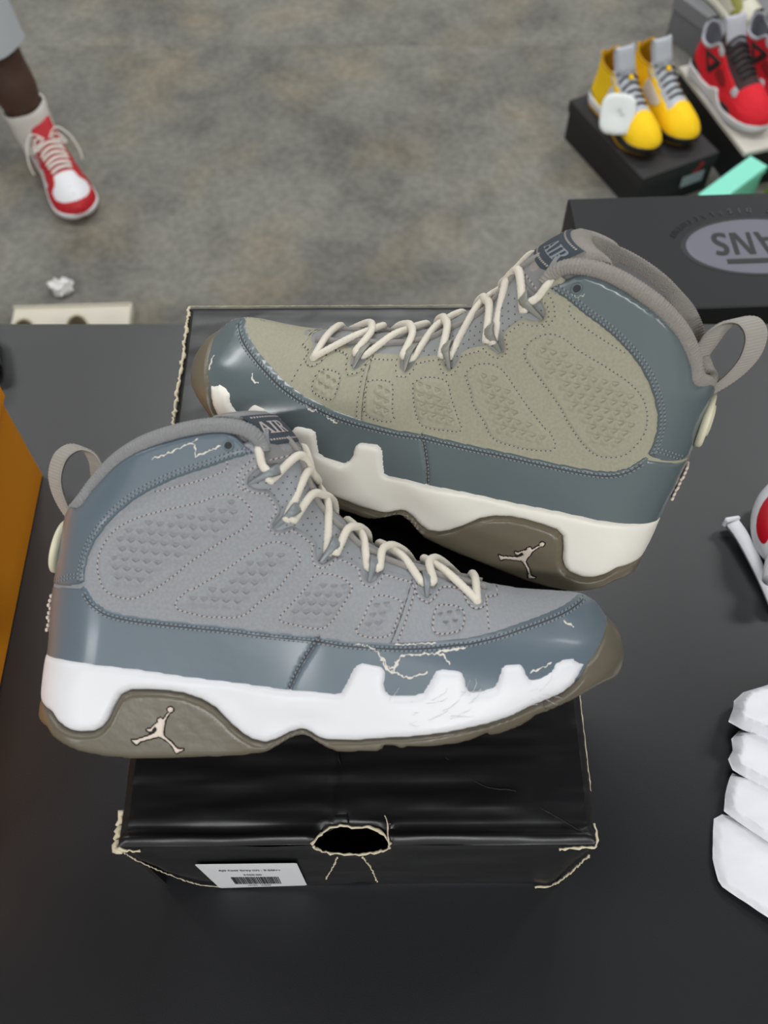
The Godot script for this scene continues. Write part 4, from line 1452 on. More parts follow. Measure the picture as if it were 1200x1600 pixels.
	torn.append([[Vector3(-hw - 0.001, hh - 0.004, -0.022), Vector3(-hw - 0.003, hh - 0.008, -0.012), Vector3(-hw - 0.0035, hh - 0.010, -0.004), Vector3(-hw + 0.001, hh - 0.006, 0.0)], 0.0026, 4])
	torn.append([[Vector3(-hw, hh - 0.003, -0.001), Vector3(-hw + 0.004, hh - 0.004, 0.0), Vector3(-hw + 0.011, hh - 0.006, -0.0005)], 0.0011, 5])
	torn.append([[Vector3(-hw + 0.001, hh - 0.008, 0.0), Vector3(-hw + 0.004, 0.085, -0.0005), Vector3(-0.118, 0.045, -0.0005), Vector3(-0.104, 0.012, 0), Vector3(-0.085, 0.002, 0)], 0.0006, 6])
	torn.append([[Vector3(hw - 0.02, hh - 0.006, 0), Vector3(hw - 0.008, hh - 0.003, 0), Vector3(hw, hh - 0.003, 0), Vector3(hw + 0.0005, hh - 0.002, -0.012)], 0.0011, 7])
	torn.append([[Vector3(hw, 0.095, 0), Vector3(hw - 0.001, 0.07, 0), Vector3(0.128, 0.03, 0), Vector3(0.123, 0.003, 0.0005), Vector3(0.113, 0.003, 0.001)], 0.0009, 8])
	torn.append([[Vector3(-hw, hh, -deep + 0.001), Vector3(-hw, hh, -deep + 0.05), Vector3(-hw - 0.0005, hh, -0.26), Vector3(-hw, hh - 0.0005, -0.2)], 0.0017, 9])
	torn.append([[Vector3(hw, hh, -0.03), Vector3(hw, hh, -0.075), Vector3(hw, hh, -0.10)], 0.0004, 10])
	torn.append([[Vector3(-hw, hh, -deep), Vector3(-0.08, hh, -deep), Vector3(0.0, hh, -deep), Vector3(0.08, hh, -deep)], 0.0003, 12])
	torn.append([[Vector3(-0.012, 0.095, 0.0), Vector3(-0.017, 0.06, 0.0), Vector3(-0.022, 0.03, 0.0)], 0.0007, 13])
	torn.append([[Vector3(0.002, 0.095, 0.0), Vector3(0.007, 0.06, 0.0), Vector3(0.010, 0.02, 0.0)], 0.0007, 14])
	torn.append([[Vector3(0.017, hh, -0.003), Vector3(0.0165, hh + 0.001, -0.012), Vector3(0.015, hh + 0.001, -0.017)], 0.0006, 15])
	for e in torn:
		g = Geo.new()
		ragged(g, e[0], e[1], e[2])
		put("torn_edge", g.mesh(), kraft, bx)
	g = Geo.new()
	ragged(g, [Vector3(-0.022, hh - 0.0006, -0.078), Vector3(-0.014, hh - 0.0008, -0.06), Vector3(-0.009, hh - 0.001, -0.04), Vector3(-0.006, hh - 0.001, -0.02), Vector3(-0.005, hh, -0.012)], 0.0006, 16)
	put("crease", g.mesh(), paint("050506", 0.5), bx)
	g = Geo.new()
	ragged(g, [Vector3(hw - 0.004, hh - 0.001, -0.006), Vector3(0.1, hh, -0.022), Vector3(0.09, hh, -0.03), Vector3(0.07, hh, -0.034), Vector3(0.05, hh, -0.05)], 0.0005, 18)
	put("crease", g.mesh(), paint("050506", 0.5), bx)
	# price sticker
	var stick := paint("dfe0e3", 0.5)
	g = Geo.new()
	var st_at := Transform3D(Basis(Vector3(0, 0, 1), 0.012), Vector3(-0.0655, 0.0435, 0.0006))
	panel(g, PackedVector2Array([Vector2(-0.030, 0.036), Vector2(-0.0275, -0.038), Vector2(-0.026, -0.0395), Vector2(0.0285, -0.033), Vector2(0.030, -0.0315), Vector2(0.0297, 0.037), Vector2(0.0285, 0.0385), Vector2(-0.029, 0.0375)]), PackedVector2Array(), 0.01, 0.001, func(s: float, t: float, d: float) -> Vector3: return st_at * Vector3(s, t, 0.0004 * clampf(d / 0.001, 0, 1)), false)
	var sticker := put("price_sticker", g.mesh(), stick, bx)
	sticker.set_meta("label", "white printed price sticker with barcode")
	var ink := paint("2c2c30", 0.7)
	for line in [["AJ9 Cool Grey (U) - 9.5M++", 0.0047, 0.021, 2.0], ["$100.00", 0.0049, 0.007, 1.8], ["19185   37028", 0.0037, -0.027, 1.7]]:
		var tg := text_geo(line[0], line[1] * 0.46, func(x: float, y: float) -> Vector3: return st_at * Vector3(x, y * line[3] + line[2], 0.0007), "Droid Sans", true)
		put("lettering", tg.mesh(), ink, sticker)
	g = Geo.new()
	var rng := RandomNumberGenerator.new()
	rng.seed = 77
	var bxp := -0.0145
	while bxp < 0.0145:
		var w := rng.randf_range(0.0002, 0.0007)
		g.box(st_at * Vector3(bxp + w * 0.5, -0.011, 0.0006), Vector3(w, 0.022, 0.0004))
		bxp += w + rng.randf_range(0.0003, 0.0007)
	put("barcode", g.mesh(), ink, sticker)

	# ------------------------------------------------ the pair of grey high-tops
	hero_shoe()
	var suede_n := noise_tex(0.35, 3, 6, 512, true, 3.0)
	var smooth_n := noise_tex(0.02, 3, 14, 256, true, 3.0)
	var knit_n := noise_tex(0.22, 2, 18, 256, true, 6.0, FastNoiseLite.TYPE_CELLULAR)
	var mats := []
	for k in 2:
		var first := k == 0  # second shoe: yellowing and the warmer light there are both mixed into its colours
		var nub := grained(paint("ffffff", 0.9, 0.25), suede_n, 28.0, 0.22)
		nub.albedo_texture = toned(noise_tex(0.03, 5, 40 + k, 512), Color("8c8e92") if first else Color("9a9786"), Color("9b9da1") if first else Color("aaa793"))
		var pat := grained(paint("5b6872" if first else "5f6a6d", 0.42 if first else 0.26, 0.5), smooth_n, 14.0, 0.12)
		pat.clearcoat_enabled = true
		pat.clearcoat = 0.2
		pat.clearcoat_roughness = 0.16
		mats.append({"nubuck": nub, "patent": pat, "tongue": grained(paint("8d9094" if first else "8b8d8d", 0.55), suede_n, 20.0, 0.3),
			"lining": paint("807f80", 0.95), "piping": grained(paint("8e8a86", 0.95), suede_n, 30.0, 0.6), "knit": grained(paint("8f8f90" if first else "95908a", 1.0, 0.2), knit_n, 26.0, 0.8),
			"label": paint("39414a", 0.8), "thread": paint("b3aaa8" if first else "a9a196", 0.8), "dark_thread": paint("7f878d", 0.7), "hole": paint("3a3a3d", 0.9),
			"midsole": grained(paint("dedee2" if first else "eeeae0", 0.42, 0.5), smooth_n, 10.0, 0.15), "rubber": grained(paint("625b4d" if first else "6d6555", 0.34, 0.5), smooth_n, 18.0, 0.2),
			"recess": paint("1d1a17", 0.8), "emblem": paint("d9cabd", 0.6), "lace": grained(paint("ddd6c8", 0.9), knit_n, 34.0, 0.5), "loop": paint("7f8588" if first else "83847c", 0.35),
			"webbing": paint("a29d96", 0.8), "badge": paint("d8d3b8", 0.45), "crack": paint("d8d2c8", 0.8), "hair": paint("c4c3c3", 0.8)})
	var cracks := [
		[pts([70, 164, 80, 167.5, 90, 171.6, 91.6, 168.5, 92.4, 164]), 2.5, 0.8], [pts([91.5, 165, 99.5, 168.3, 105, 170.8]), 2.5, 0.8], [pts([90, 171.6, 94, 174.5]), 2.5, 0.5],
		[pts([170, 72.4, 178, 70.9, 181.9, 67.9, 184.4, 64.8, 187.6, 61, 191, 63.4, 192.3, 66.6, 198.6, 68, 209.6, 68.4, 214.3, 67.5, 215.8, 64.5, 217.7, 63.4]), 1.9, 0.9],
		[pts([183, 66, 186, 61, 189, 59, 191, 64]), 1.9, 1.5], [pts([188, 60, 194.5, 57, 200.2, 57.5, 206, 60]), 1.9, 0.9], [pts([210, 69, 219, 70.5, 225, 71.6]), 1.9, 1.3],
		[pts([276, 81, 280, 79.6, 281.6, 77.6]), 1.9, 0.9], [pts([256, 59.6, 262, 61.4, 268, 63.6]), 1.9, 0.9], [pts([190, 72.4, 200, 73, 210, 73.4]), 1.9, 0.6]]
	var hairs := []
	rng.seed = 5
	for k in 34:
		var s := rng.randf_range(180, 262)
		var t := rng.randf_range(33, 46) + (s - 180) * 0.12
		var a := rng.randf_range(-0.25, 0.45) + (0.6 if k % 6 == 0 else 0.0)
		var p := PackedVector2Array()
		for j in 5:
			p.append(Vector2(s, t))
			a += rng.randf_range(-0.4, 0.4)
			s += cos(a) * 3.0
			t += sin(a) * 3.0 * 0.8
		hairs.append(p)
	var scuffs := [[pts([293, 74, 292, 70, 291, 67]), 1.9, 1.6], [pts([262, 76, 258, 73, 255, 74]), 1.9, 0.9], [pts([222, 72, 218, 70.5, 214, 71]), 1.9, 1.2], [pts([208, 70, 203, 69, 200, 68]), 1.9, 1.2], [pts([103, 169, 106, 167, 110, 168]), 2.5, 0.5]]
	var pose_a := Transform3D(Basis(Vector3(1, 0, 0), Vector3(0, 0.57357644, -0.81915204), Vector3(0, 0.81915204, 0.57357644)), Vector3(-0.18443939, 1.0334, -0.15334143))
	var pose_b := Transform3D(Basis(Vector3(-0.9177, 0.0489, -0.3943), Vector3(0.234, 0.8684, -0.4371), Vector3(0.321, -0.4934, -0.8084)), Vector3(0.1564, 1.0119, -0.2586)).orthonormalized()
	add_hero("high_top_sneaker", "grey high-top sneaker in front, toe to the right, white midsole over the box edge", pose_a, null, mats[0], false, cracks, hairs)
	# the other shoe of the pair has settled differently: its ankle leans back and stands taller
	var settle := func(p: Vector3) -> Vector3:
		var x := (p.x - 150.0) / 150.0
		var y := (p.y - 80.0) / 80.0
		# its ankle opening is pressed flatter on the far side
		var far := 1.0 - (0.78 * smoothstep(100.0, 150.0, p.y) * smoothstep(28.0, 62.0, p.x) if p.z < 0 else 0.0)
		return Vector3(p.x - 1.65 * x - 9.66 * y, p.y - 5.15 * x + 9.06 * y, -p.z * far)
	add_hero("high_top_sneaker", "olive-tinged grey high-top sneaker behind, toe to the left, cream midsole, with warm light painted in", pose_b, settle, mats[1], true, scuffs, [])
	hero.clear()

	# ------------------------------------------------ other things on the table
	var orange := thing("shoebox", "plain orange cardboard box at the left edge of the table", "box", Transform3D(Basis(Vector3.UP, 0.015), Vector3(-0.406, 0.8845, -0.277)))
	g = Geo.new()
	g.rounded_box(Vector3(0, 0.06, 0), Vector3(0.252, 0.12, 0.316), 0.0015)
	put("body", g.mesh(), paint("ffa010", 0.55), orange)
	g = Geo.new()
	g.rounded_box(Vector3(0, 0.124, 0), Vector3(0.258, 0.045, 0.322), 0.0015)
	put("lid", g.mesh(), paint("ffa010", 0.55), orange)
	# folded white paper
	var pw := paint("e4e4ea", 0.85)
	var paper := thing("folded_paper", "white folded sheet of paper fanned out at the right table edge", "paper", Transform3D(Basis(), Vector3(0.247, 0.8845, -0.15)))
	var folds := [[[0.2105, -0.131, 0.2115, -0.117, 0.2135, -0.113, 0.241, -0.093, 0.262, -0.078, 0.268, -0.13, 0.2225, -0.16, 0.2125, -0.141], 0.004, 0.010],
		[[0.2225, -0.161, 0.268, -0.131, 0.276, -0.172, 0.2335, -0.187, 0.231, -0.184, 0.2255, -0.172], 0.009, 0.016],
		[[0.2325, -0.188, 0.276, -0.168, 0.29, -0.21, 0.2425, -0.216, 0.2355, -0.202], 0.014, 0.021],
		[[0.2345, -0.221, 0.2425, -0.215, 0.29, -0.20, 0.30, -0.25, 0.2495, -0.243, 0.2395, -0.23], 0.021, 0.030]]
	for f in folds:
		g = Geo.new()
		var poly := pts(f[0].map(func(v): return v * 1000.0))
		var mm := PackedVector2Array()
		for q in rounded(poly, true, 6.0):
			mm.append(Vector2(q.x, -q.y))
		var lo: float = f[1]
		var hi: float = f[2]
		var zmin := 1e9
		var zmax := -1e9
		for q in mm:
			zmin = minf(zmin, q.y)
			zmax = maxf(zmax, q.y)
		panel(g, mm, PackedVector2Array(), 2.5, 5.0, func(s: float, t: float, d: float) -> Vector3:
			var e := clampf((t - zmin) / (zmax - zmin), 0, 1)
			return Vector3(s * 0.001 - 0.24, lerpf(hi, lo, e) * clampf(d / 2.5, 0.5, 1) + 0.0008 * wave.get_noise_2d(s * 0.01, t * 0.02), -t * 0.001 + 0.15), false)
		put("fold", g.mesh(), pw, paper)
	# white strap end and the rounded white thing with a red mark
	var strap := thing("paper_strip", "narrow white strip with a flared end beside the red-marked white bottle", "strip", Transform3D(Basis(), Vector3(0.28, 0.8845, -0.36)))
	g = Geo.new()
	var sp := curve3([Vector3(-0.0045, 0.010, -0.0235), Vector3(0.0, 0.011, -0.012), Vector3(0.0055, 0.010, 0.006), Vector3(0.011, 0.008, 0.026), Vector3(0.016, 0.006, 0.05)], 0.003)
	ribbon(g, sp, func(f: float, _i: int) -> Vector3: return Vector3(0.0046, 0.0012, -0.0012) * lerpf(1.0, 0.62, f), 0.007)
	put("band", g.mesh(), pw, strap)
	g = Geo.new()
	g.rounded_box(Vector3(-0.0052, 0.0105, -0.0255), Vector3(0.0125, 0.0105, 0.0036), 0.0012, Basis(Vector3.UP, 0.18))
	put("flared_end", g.mesh(), pw, strap)
	var bottle := thing("bottle", "white rounded bottle with a red mark at the right table edge", "bottle", Transform3D(Basis(Vector3.UP, -0.35), Vector3(0.312, 0.8845, -0.378)))
	g = Geo.new()
	var ellipsoid := func(o: Geo, grow: float, lat0: float, lat1: float, lon0: float, lon1: float) -> void:
		var last := []
		for i in 25:
			var a := lerpf(lat0, lat1, i / 24.0)
			var k := []
			for j in 33:
				var b := lerpf(lon0, lon1, j / 32.0)
				k.append(o.vert(Vector3(0, 0.024, 0) + Vector3(0.026 * sin(a) * cos(b), 0.024 * sin(a) * sin(b), 0.040 * cos(a)) * grow))
			if last.size():
				for j in 32:
					o.quad(last[j], k[j], k[j + 1], last[j + 1])
			last = k
	ellipsoid.call(g, 1.0, 0.02, PI - 0.02, 0.0, TAU)
	put("body", g.mesh(), paint("d6d6da", 0.3), bottle)
	g = Geo.new()
	var rim := []
	for ringno in 9:
		var k := []
		for j in 24:
			var f := ringno / 8.0
			var la := 1.30 + f * 0.62 * sin(TAU * j / 24)
			var lo := 2.35 + f * 0.42 * cos(TAU * j / 24) - f * 0.5 * sin(TAU * j / 24) * 0.6
			k.append(g.vert(Vector3(0, 0.024, 0) + Vector3(0.026 * sin(la) * cos(lo), 0.024 * sin(la) * sin(lo), 0.040 * cos(la)) * 1.014))
		if rim.size():
			for j in 24:
				g.quad(rim[j], k[j], k[(j + 1) % 24], rim[(j + 1) % 24])
		rim = k
	var neck := Geo.new()
	tube(neck, [Vector3(0, 0.024, 0.036), Vector3(0, 0.024, 0.046), Vector3(0, 0.024, 0.056)], func(_f, _i): return 0.010, 20)
	put("cap", neck.mesh(), paint("d6d6da", 0.35), bottle)
	put("red_mark", g.mesh(), paint("b01020", 0.35), bottle)
	g = Geo.new()
	g.rounded_box(Vector3(0, 0.012, 0), Vector3(0.05, 0.024, 0.05), 0.006)
	var knob := thing("case", "small black object at the far left corner of the table", "case", Transform3D(Basis(Vector3.UP, 0.3), Vector3(-0.366, 0.8845, -0.556)))
	put("body", g.mesh(), paint("121214", 0.4), knob)
	g = Geo.new()
	g.rounded_box(Vector3(0, 0.025, 0), Vector3(0.03, 0.004, 0.03), 0.0015)
	put("lid", g.mesh(), paint("17171a", 0.3), knob)

	# ------------------------------------------------ the lettered black box behind the table, on its stand
	var stand_m := paint("0c0c0e", 0.7)
	var stand := thing("display_stand", "black stand holding the lettered black box behind the table", "stand", yawed(Vector3(0.384, 0, -0.737), Vector2(0.045, 1)))
	g = Geo.new()
	g.rounded_box(Vector3(0, 0.72, 0), Vector3(0.36, 0.02, 0.155), 0.003)
	put("top", g.mesh(), stand_m, stand)
	for x in [-0.16, 0.16]:
		for z in [-0.06, 0.06]:
			g = Geo.new()
			g.rounded_box(Vector3(x, 0.355, z), Vector3(0.03, 0.71, 0.03), 0.003)
			put("leg", g.mesh(), stand_m, stand)
	var vt := yawed(Vector3(0.384, 0.73, -0.737), Vector2(0.045, 1))
	var matt := paint("131417", 0.45, 0.4)
	var vb := carton("shoebox", "black shoe box with a grey oval emblem lettered upside down", vt, Vector3(0.372, 0.12, 0.160), matt, matt, 0.05)
	g = Geo.new()
	var oval := PackedVector2Array()
	for k in 48:
		oval.append(Vector2(cos(TAU * k / 48) * 0.072, sin(TAU * k / 48) * 0.0385))
	var face := func(x: float, y: float, up: float) -> Vector3: return Vector3(-0.004 - x, 0.12 + up, -0.001 + y)
	for e in [[1.07, 0.0005, "0b0b0d"], [1.0, 0.0010, "63636f"]]:
		g = Geo.new()
		var o2 := PackedVector2Array()
		for q in oval:
			o2.append(q * float(e[0]))
		panel(g, o2, PackedVector2Array(), 0.004, 0.001, func(s: float, t: float, d: float) -> Vector3: return face.call(s, t, e[1] * (0.5 + 0.5 * clampf(d / 0.0006, 0, 1))), false)
		put("oval_border" if e[0] > 1.0 else "oval_emblem", g.mesh(), paint(e[2], 0.45), vb)
	put("lettering", text_geo("VANS", 0.027, func(x: float, y: float) -> Vector3: return face.call(x * 0.95, y * 1.15 - 0.004, 0.0014), "Droid Sans", true).mesh(), paint("0e1110", 0.5), vb).set_meta("label", "dark block letters VANS")
	g = Geo.new()
	g.box(Vector3(-0.004, 0.1211, 0.0205), Vector3(0.070, 0.001, 0.006))
	put("underline", g.mesh(), paint("0e1110", 0.5), vb)
	var arc := "PART OF DISPLACEMENT"
	for k in arc.length():
		if arc[k] == " ":
			continue
		var a := lerpf(2.55, 0.35, float(k) / (arc.length() - 1))
		var c := Vector2(cos(a) * 0.088, -sin(a) * 0.052)
		var tn := Vector2(sin(a) * 0.088, cos(a) * 0.052).normalized()
		var up := Vector2(-tn.y, tn.x)
		put("lettering", text_geo(arc[k], 0.0065, func(x: float, y: float) -> Vector3:
			var q := c + tn * x + up * y
			return face.call(q.x, q.y, 0.0006), "Droid Sans", true).mesh(), paint("0a0a0b", 0.25), vb)

	# ------------------------------------------------ boxes and sneakers on the floor at the right
	var dir := Vector2(0.44, 0.897)
	var ya := Vector2(0.439, -2.008)
	var charcoal := paint("17171a", 0.6)
	var yb := carton("shoebox", "black shoe box on the floor under the yellow sneakers", yawed(at_line(ya, dir, 0.1545, 0.104, 0), dir), Vector3(0.208, 0.105, 0.309), charcoal, paint("1f1e20", 0.6), 0.03)
	g = Geo.new()
	g.rounded_box(Vector3(0.045, 0.052, 0.1548), Vector3(0.062, 0.030, 0.001), 0.0004)
	put("size_label", g.mesh(), paint("8d9398", 0.5), yb)
	g = Geo.new()
	panel(g, pts([46, 76, 58, 78, 66, 90, 60, 94, 72, 96, 76, 88, 70, 80, 62, 70, 50, 72]), PackedVector2Array(), 4.0, 1.0, func(s: float, t: float, _d: float) -> Vector3: return Vector3(s * 0.001 - 0.01, t * 0.001, 0.1556), false)
	put("red_emblem", g.mesh(), paint("a01822", 0.5), yb)
	g = Geo.new()
	g.rounded_box(Vector3(-0.075, 0.016, 0.1548), Vector3(0.05, 0.03, 0.001), 0.0004)
	put("receipt", g.mesh(), paint("b9b4b8", 0.6), yb)
	var yd := yellow_design()
	var y_at := facing(at_line(ya, dir, 0.012, 0.062, 0.1056), Vector2(0.40, 0.915), 0.86)
	small_shoe("high_top_sneaker", "yellow high-top sneaker with a white tag hanging on its laces", "pair of yellow sneakers", y_at, yd)
	small_shoe("high_top_sneaker", "yellow high-top sneaker without a tag, beside the tagged one", "pair of yellow sneakers", facing(at_line(ya, dir, 0.022, 0.150, 0.1056), dir, 0.86), yd)
	var tagged := thing("hang_tag", "rounded white tag hanging on the side of the yellow sneaker", "tag", y_at * Transform3D(Basis(Vector3(0.7, -0.2, -0.65), Vector3(-0.33, 0.8, -0.5), Vector3(0.63, 0.58, 0.51)).orthonormalized(), Vector3(0.186, 0.082, 0.056)))
	tagged.scale = Vector3.ONE
	g = Geo.new()
	var sq := PackedVector2Array()
	for k in 40:
		var a := TAU * k / 40
		sq.append(Vector2(signf(cos(a)) * pow(absf(cos(a)), 0.6) * 39.0, signf(sin(a)) * pow(absf(sin(a)), 0.6) * 43.0).rotated(0.35))
	panel(g, sq, PackedVector2Array(), 5.0, 6.0, func(s: float, t: float, d: float) -> Vector3: return Vector3(s, t, rim_lift(d, 6.0, 4.0, 0.0) - 2.0 * exp(-(s * s + t * t) / 250.0)), true)
	put("disc", g.mesh(null, 0.001), paint("e6eae8", 0.4), tagged)
	g = Geo.new()
	tube(g, curve3([Vector3(-4, 8, 3), Vector3(0, 12, 6), Vector3(8, 2, 5), Vector3(14, 8, 4)], 2.0), func(_f, _i): return 1.3, 6)
	put("fastener", g.mesh(null, 0.001), paint("c3c9c6", 0.4), tagged)

	var rdir := Vector2(0.30, 0.954)
	var ra := Vector2(0.716, -2.128)
	var cream := paint("c9c4bb", 0.6)
	carton("shoebox", "black shoe box with a cream lid under the red sneakers", yawed(at_line(ra, rdir, 0.165, 0.14, 0), rdir), Vector3(0.28, 0.11, 0.33), paint("0e0f12", 0.6), cream, 0.012)
	var rd := red_design()
	small_shoe("high_top_sneaker", "red high-top sneaker with black side wing on the cream lid", "pair of red sneakers", facing(Vector3(0.752, 0.1106, -2.125), Vector2(0.38, 0.925), 0.97), rd)
	small_shoe("high_top_sneaker", "red high-top sneaker partly hidden behind the nearer red one", "pair of red sneakers", facing(Vector3(0.862, 0.1106, -2.155), Vector2(0.40, 0.915), 0.97), rd)
	var gdir := Vector2(0.54, 0.84)
	var ga := Vector2(0.75, -2.42)
	carton("shoebox", "plain grey shoe box with lid standing behind the red sneakers", yawed(at_line(ga, gdir, 0.1, 0.13, 0), gdir), Vector3(0.26, 0.12, 0.2), paint("6e6f72", 0.6), paint("7c7d80", 0.6), 0.04)
	var cg := low_design(Color("cfcbbb"), Color("8a8a3c"), Color("ddd8c8"), Color("3f5a2e"), Color("d9d6cc"), Color("c8c4b2"))
	small_shoe("low_top_sneaker", "cream and green sneaker lying on the grey shoe box", "", facing(Vector3(0.83, 0.1206, -2.44), Vector2(0.40, 0.92), 0.8), cg)
	var wm := low_design(Color("d6d2d4"), Color("6e2034"), Color("dcdcdc"), Color("b0a8a8"), Color("e0dede"), Color("a8a4a8"))
	small_shoe("low_top_sneaker", "white and maroon sneaker behind the red pair", "", facing(Vector3(1.06, 0.0, -2.62), Vector2(0.3, 0.95), 0.9), wm)
	var ww2 := low_design(Color("e2dfdc"), Color("d8d4d0"), Color("dedede"), Color("c0bcb8"), Color("e8e6e4"), Color("b8b4b0"))
	small_shoe("low_top_sneaker", "all-white sneaker at the top right corner behind the red pair", "", facing(Vector3(1.24, 0.0, -2.50), Vector2(0.3, 0.95), 0.9), ww2)
	carton("shoebox", "mint green narrow box on the floor in front of the cream-lidded box", yawed(Vector3(0.778, 0, -1.735), Vector2(-0.74, 0.67)), Vector3(0.048, 0.10, 0.19), paint("7fd8c0", 0.6), paint("86e0c8", 0.6), 0.02)
	var gn := low_design(Color("1b1a1c"), Color("7f9a1c"), Color("c8c21a"), Color("2a2a20"), Color("d8c81c"), Color("2a2628"))
	small_shoe("low_top_sneaker", "black and lime green sneaker beside the mint green box", "", facing(Vector3(0.912, 0.0, -1.795), Vector2(-0.08, 0.99), 0.95), gn)

	# ------------------------------------------------ left side of the floor
	g = Geo.new()
	crumple(g, Vector3(0, 0.014, 0), Vector3(0.024, 0.016, 0.018), 4, 0.5)
	tag(put("crumpled_paper", g.mesh(), paint("e0dfdc", 0.8)), "small crumpled scrap of white paper on the concrete floor", "paper").position = Vector3(-0.702, 0.0, -1.495)
	var wl := thing("box_lid", "white cardboard box lid on the floor behind the table edge", "box", Transform3D(Basis(Vector3.UP, 0.04), Vector3(-0.66, 0, -1.315)))
	g = Geo.new()
	g.rounded_box(Vector3(0, 0.009, 0), Vector3(0.25, 0.018, 0.24), 0.002)
	put("panel", g.mesh(), paint("d9d3c4", 0.7), wl)
	g = Geo.new()
	g.rounded_box(Vector3(0, 0.012, -0.119), Vector3(0.252, 0.024, 0.003), 0.001)
	g.rounded_box(Vector3(0.125, 0.012, 0), Vector3(0.003, 0.024, 0.24), 0.001)
	put("rim", g.mesh(), paint("d9d3c4", 0.7), wl)
	var cr := low_design(Color("d8cfb8"), Color("d2c8b0"), Color("e0d8c4"), Color("c8bfa8"), Color("ddd6c6"), Color("8f8470"))
	for e in [[Vector3(-0.725, 0.0186, -1.335), "cream sneaker standing on the white lid, left one of its pair"], [Vector3(-0.62, 0.0186, -1.345), "cream sneaker standing on the white lid, right one of its pair"], [Vector3(-0.865, 0.0, -1.36), "cream sneaker on the floor at the left edge behind the table"]]:
		small_shoe("low_top_sneaker", e[1], "cream sneakers behind the table edge", facing(e[0], Vector2(0.06, 1), 0.82), cr)

	# ------------------------------------------------ the person at the left
	person()

func capsule_field(p: Vector3, bones: Array, soft: float) -> float:
	var d := 1e9
	for b in bones:
		var a: Vector3 = b[0]
		var ab: Vector3 = b[1] - a
		var h := clampf((p - a).dot(ab) / ab.length_squared(), 0, 1)
		var e := (p - a - ab * h).length() - lerpf(b[2], b[3], h)
		if d > 1e8:
			d = e
		else:
			var k := clampf(0.5 + 0.5 * (d - e) / soft, 0, 1)
			d = lerpf(d, e, k) - soft * k * (1.0 - k)
	return d

func surface_nets(g: Geo, field: Callable, lo: Vector3, hi: Vector3, cell: float) -> void:
	var n := Vector3i(((hi - lo) / cell).ceil()) + Vector3i.ONE
	var val := PackedFloat32Array()
	val.resize(n.x * n.y * n.z)
	for x in n.x:
		for y in n.y:
			for z in n.z:
				val[(x * n.y + y) * n.z + z] = field.call(lo + Vector3(x, y, z) * cell)
	var at := func(x: int, y: int, z: int) -> int: return (x * n.y + y) * n.z + z
	var ids := {}
	for x in n.x - 1:
		for y in n.y - 1:
			for z in n.z - 1:
				var s := Vector3.ZERO
				var c := 0
				for e in [[0, 0, 0, 1, 0, 0], [0, 1, 0, 1, 1, 0], [0, 0, 1, 1, 0, 1], [0, 1, 1, 1, 1, 1], [0, 0, 0, 0, 1, 0], [1, 0, 0, 1, 1, 0], [0, 0, 1, 0, 1, 1], [1, 0, 1, 1, 1, 1], [0, 0, 0, 0, 0, 1], [1, 0, 0, 1, 0, 1], [0, 1, 0, 0, 1, 1], [1, 1, 0, 1, 1, 1]]:
					var a: float = val[at.call(x + e[0], y + e[1], z + e[2])]
					var b: float = val[at.call(x + e[3], y + e[4], z + e[5])]
					if (a < 0) != (b < 0):
						s += Vector3(e[0], e[1], e[2]).lerp(Vector3(e[3], e[4], e[5]), a / (a - b))
						c += 1
				if c:
					ids[at.call(x, y, z)] = g.vert(lo + (Vector3(x, y, z) + s / c) * cell)
	for x in range(1, n.x - 1):
		for y in range(1, n.y - 1):
			for z in range(1, n.z - 1):
				var a := val[at.call(x, y, z)] < 0
				for ax in 3:
					var e := [Vector3i(1, 0, 0), Vector3i(0, 1, 0), Vector3i(0, 0, 1)]
					var q: Vector3i = Vector3i(x, y, z) + e[ax]
					var b := val[at.call(q.x, q.y, q.z)] < 0
					if a == b:
						continue
					var u: Vector3i = e[(ax + 1) % 3]
					var v: Vector3i = e[(ax + 2) % 3]
					var c := Vector3i(x, y, z)
					var k := []
					for m in [c - u - v, c - v, c, c - u]:
						k.append(ids.get(at.call(m.x, m.y, m.z), -1))
					if k.has(-1):
						continue
					if a:
						g.quad(k[0], k[1], k[2], k[3])
					else:
						g.quad(k[3], k[2], k[1], k[0])

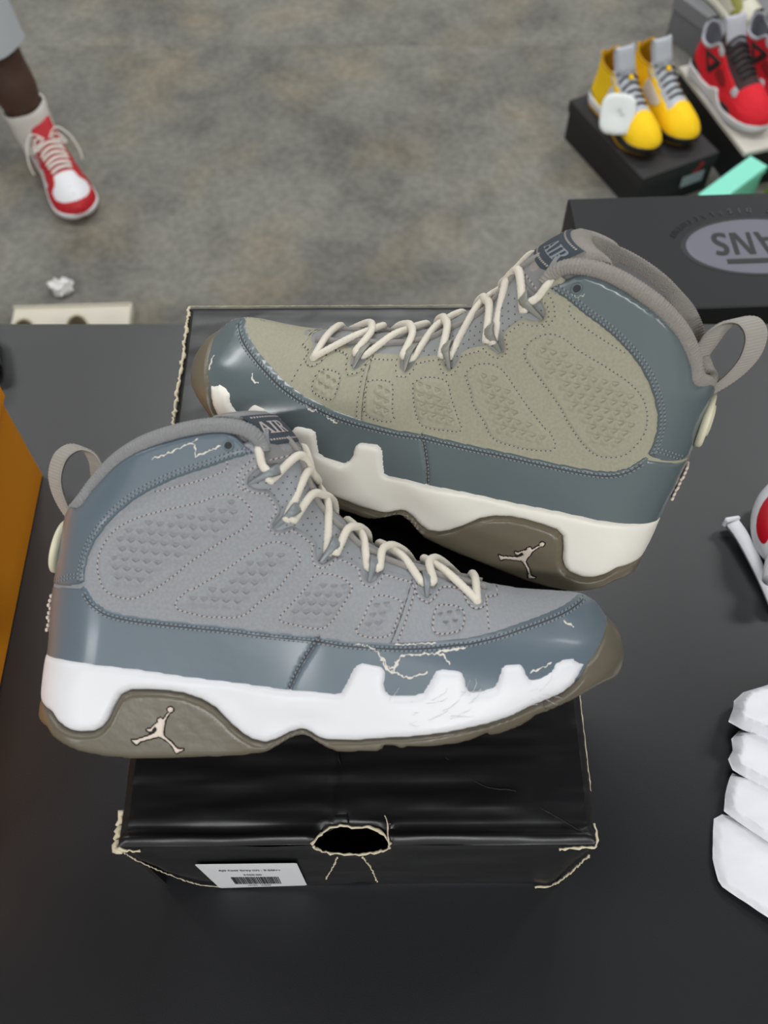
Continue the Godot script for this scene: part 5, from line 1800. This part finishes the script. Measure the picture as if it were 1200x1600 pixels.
func person() -> void:
	var t := thing("person", "person stepping in at the left in pale shorts, white sock and red and white sneaker", "person", Transform3D(Basis(), Vector3(-0.80, 0, -1.90)))
	# joints, measured from the ground under the near ankle
	var ank := Vector3(-0.005, 0.09, -0.01)
	var knee := Vector3(-0.085, 0.46, -0.03)
	var hip := Vector3(-0.15, 0.88, -0.09)
	var hip2 := Vector3(-0.34, 0.88, -0.09)
	var knee2 := Vector3(-0.40, 0.46, -0.10)
	var ank2 := Vector3(-0.42, 0.09, -0.16)
	var d := (knee - ank)
	var d2 := (knee2 - ank2)
	var bones := [[ank, ank + d * 0.3, 0.037, 0.043], [ank + d * 0.3 + Vector3(0, 0, -0.01), ank + d * 0.68 + Vector3(0, 0, -0.018), 0.045, 0.058], [ank + d * 0.68 + Vector3(0, 0, -0.012), knee, 0.056, 0.056], [knee, hip, 0.058, 0.085],
		[ank2, ank2 + d2 * 0.3, 0.037, 0.043], [ank2 + d2 * 0.3, ank2 + d2 * 0.68 + Vector3(0, 0, -0.018), 0.045, 0.058], [ank2 + d2 * 0.68, knee2, 0.056, 0.056], [knee2, hip2, 0.058, 0.085], [hip, hip2, 0.1, 0.1], [(hip + hip2) * 0.5, (hip + hip2) * 0.5 + Vector3(0, 0.3, 0), 0.13, 0.12]]
	var g := Geo.new()
	surface_nets(g, func(p: Vector3) -> float: return capsule_field(p, bones, 0.03), Vector3(-0.55, 0.02, -0.32), Vector3(0.10, 1.30, 0.12), 0.013)
	put("body", g.mesh(), paint("4a3228", 0.55), t)
	var sleeve := func(o: Geo, a: Vector3, b: Vector3, rad: Array, thick: float) -> void:
		# cloth round a limb: a tube of that profile, open and doubled at its ends
		var ax := (b - a).normalized()
		var x := ax.cross(Vector3(0, 0, 1)).normalized()
		var y := ax.cross(x)
		var last := []
		var steps := []
		for i in rad.size():
			steps.append([float(i) / (rad.size() - 1), rad[i]])
		steps.push_front([0.01, rad[0] - thick * 2.0])
		steps.append([0.99, rad[-1] - thick * 2.0])
		for st in steps:
			var k := []
			for j in 24:
				var q := TAU * j / 24
				k.append(o.vert(a.lerp(b, st[0]) + (x * cos(q) + y * sin(q)) * st[1] * (1.0 + 0.03 * sin(q * 5.0 + st[0] * 6.0))))
			if last.size():
				for j in 24:
					o.quad(last[j], last[(j + 1) % 24], k[(j + 1) % 24], k[j])
			last = k
	var cotton := paint("dcd8d2", 0.95)
	g = Geo.new()
	sleeve.call(g, ank + Vector3(0, -0.03, 0), ank + d * 0.19, [0.046, 0.045, 0.0455, 0.0475, 0.0475, 0.050, 0.0505], 0.002)
	put("sock", g.mesh(), cotton, t)
	g = Geo.new()
	sleeve.call(g, ank2 + Vector3(0, -0.03, 0), ank2 + d2 * 0.19, [0.046, 0.045, 0.0455, 0.0475, 0.0475, 0.050, 0.0505], 0.002)
	put("sock", g.mesh(), cotton, t)
	var denim := grained(paint("b9bdc2", 0.95), noise_tex(0.2, 3, 66, 256, true, 4.0), 12.0, 0.6)
	g = Geo.new()
	sleeve.call(g, knee + Vector3(0.03, -0.165, 0.005), hip + Vector3(0, 0.06, 0), [0.082, 0.083, 0.09, 0.105, 0.116], 0.003)
	sleeve.call(g, knee2 + Vector3(0, -0.20, 0.0), hip2 + Vector3(0, 0.06, 0), [0.082, 0.083, 0.09, 0.105, 0.116], 0.003)
	sleeve.call(g, (hip + hip2) * 0.5 + Vector3(0, -0.05, 0), (hip + hip2) * 0.5 + Vector3(0, 0.22, 0), [0.16, 0.185, 0.185, 0.175, 0.165], 0.003)
	put("shorts", g.mesh(), denim, t)
	var shoe := low_design(Color("e6e6ea"), Color("b5121f"), Color("e2dfe2"), Color("b01420"), Color("e8e4dc"), Color("c0b8b4"), true)
	small_shoe("sneaker", "", "", facing(Vector3(-0.03, 0, -0.07), Vector2(0.48, 0.877), 1.03), shoe, t)
	small_shoe("sneaker", "", "", facing(Vector3(-0.43, 0, -0.24), Vector2(0.1, 0.99), 1.03), shoe, t)
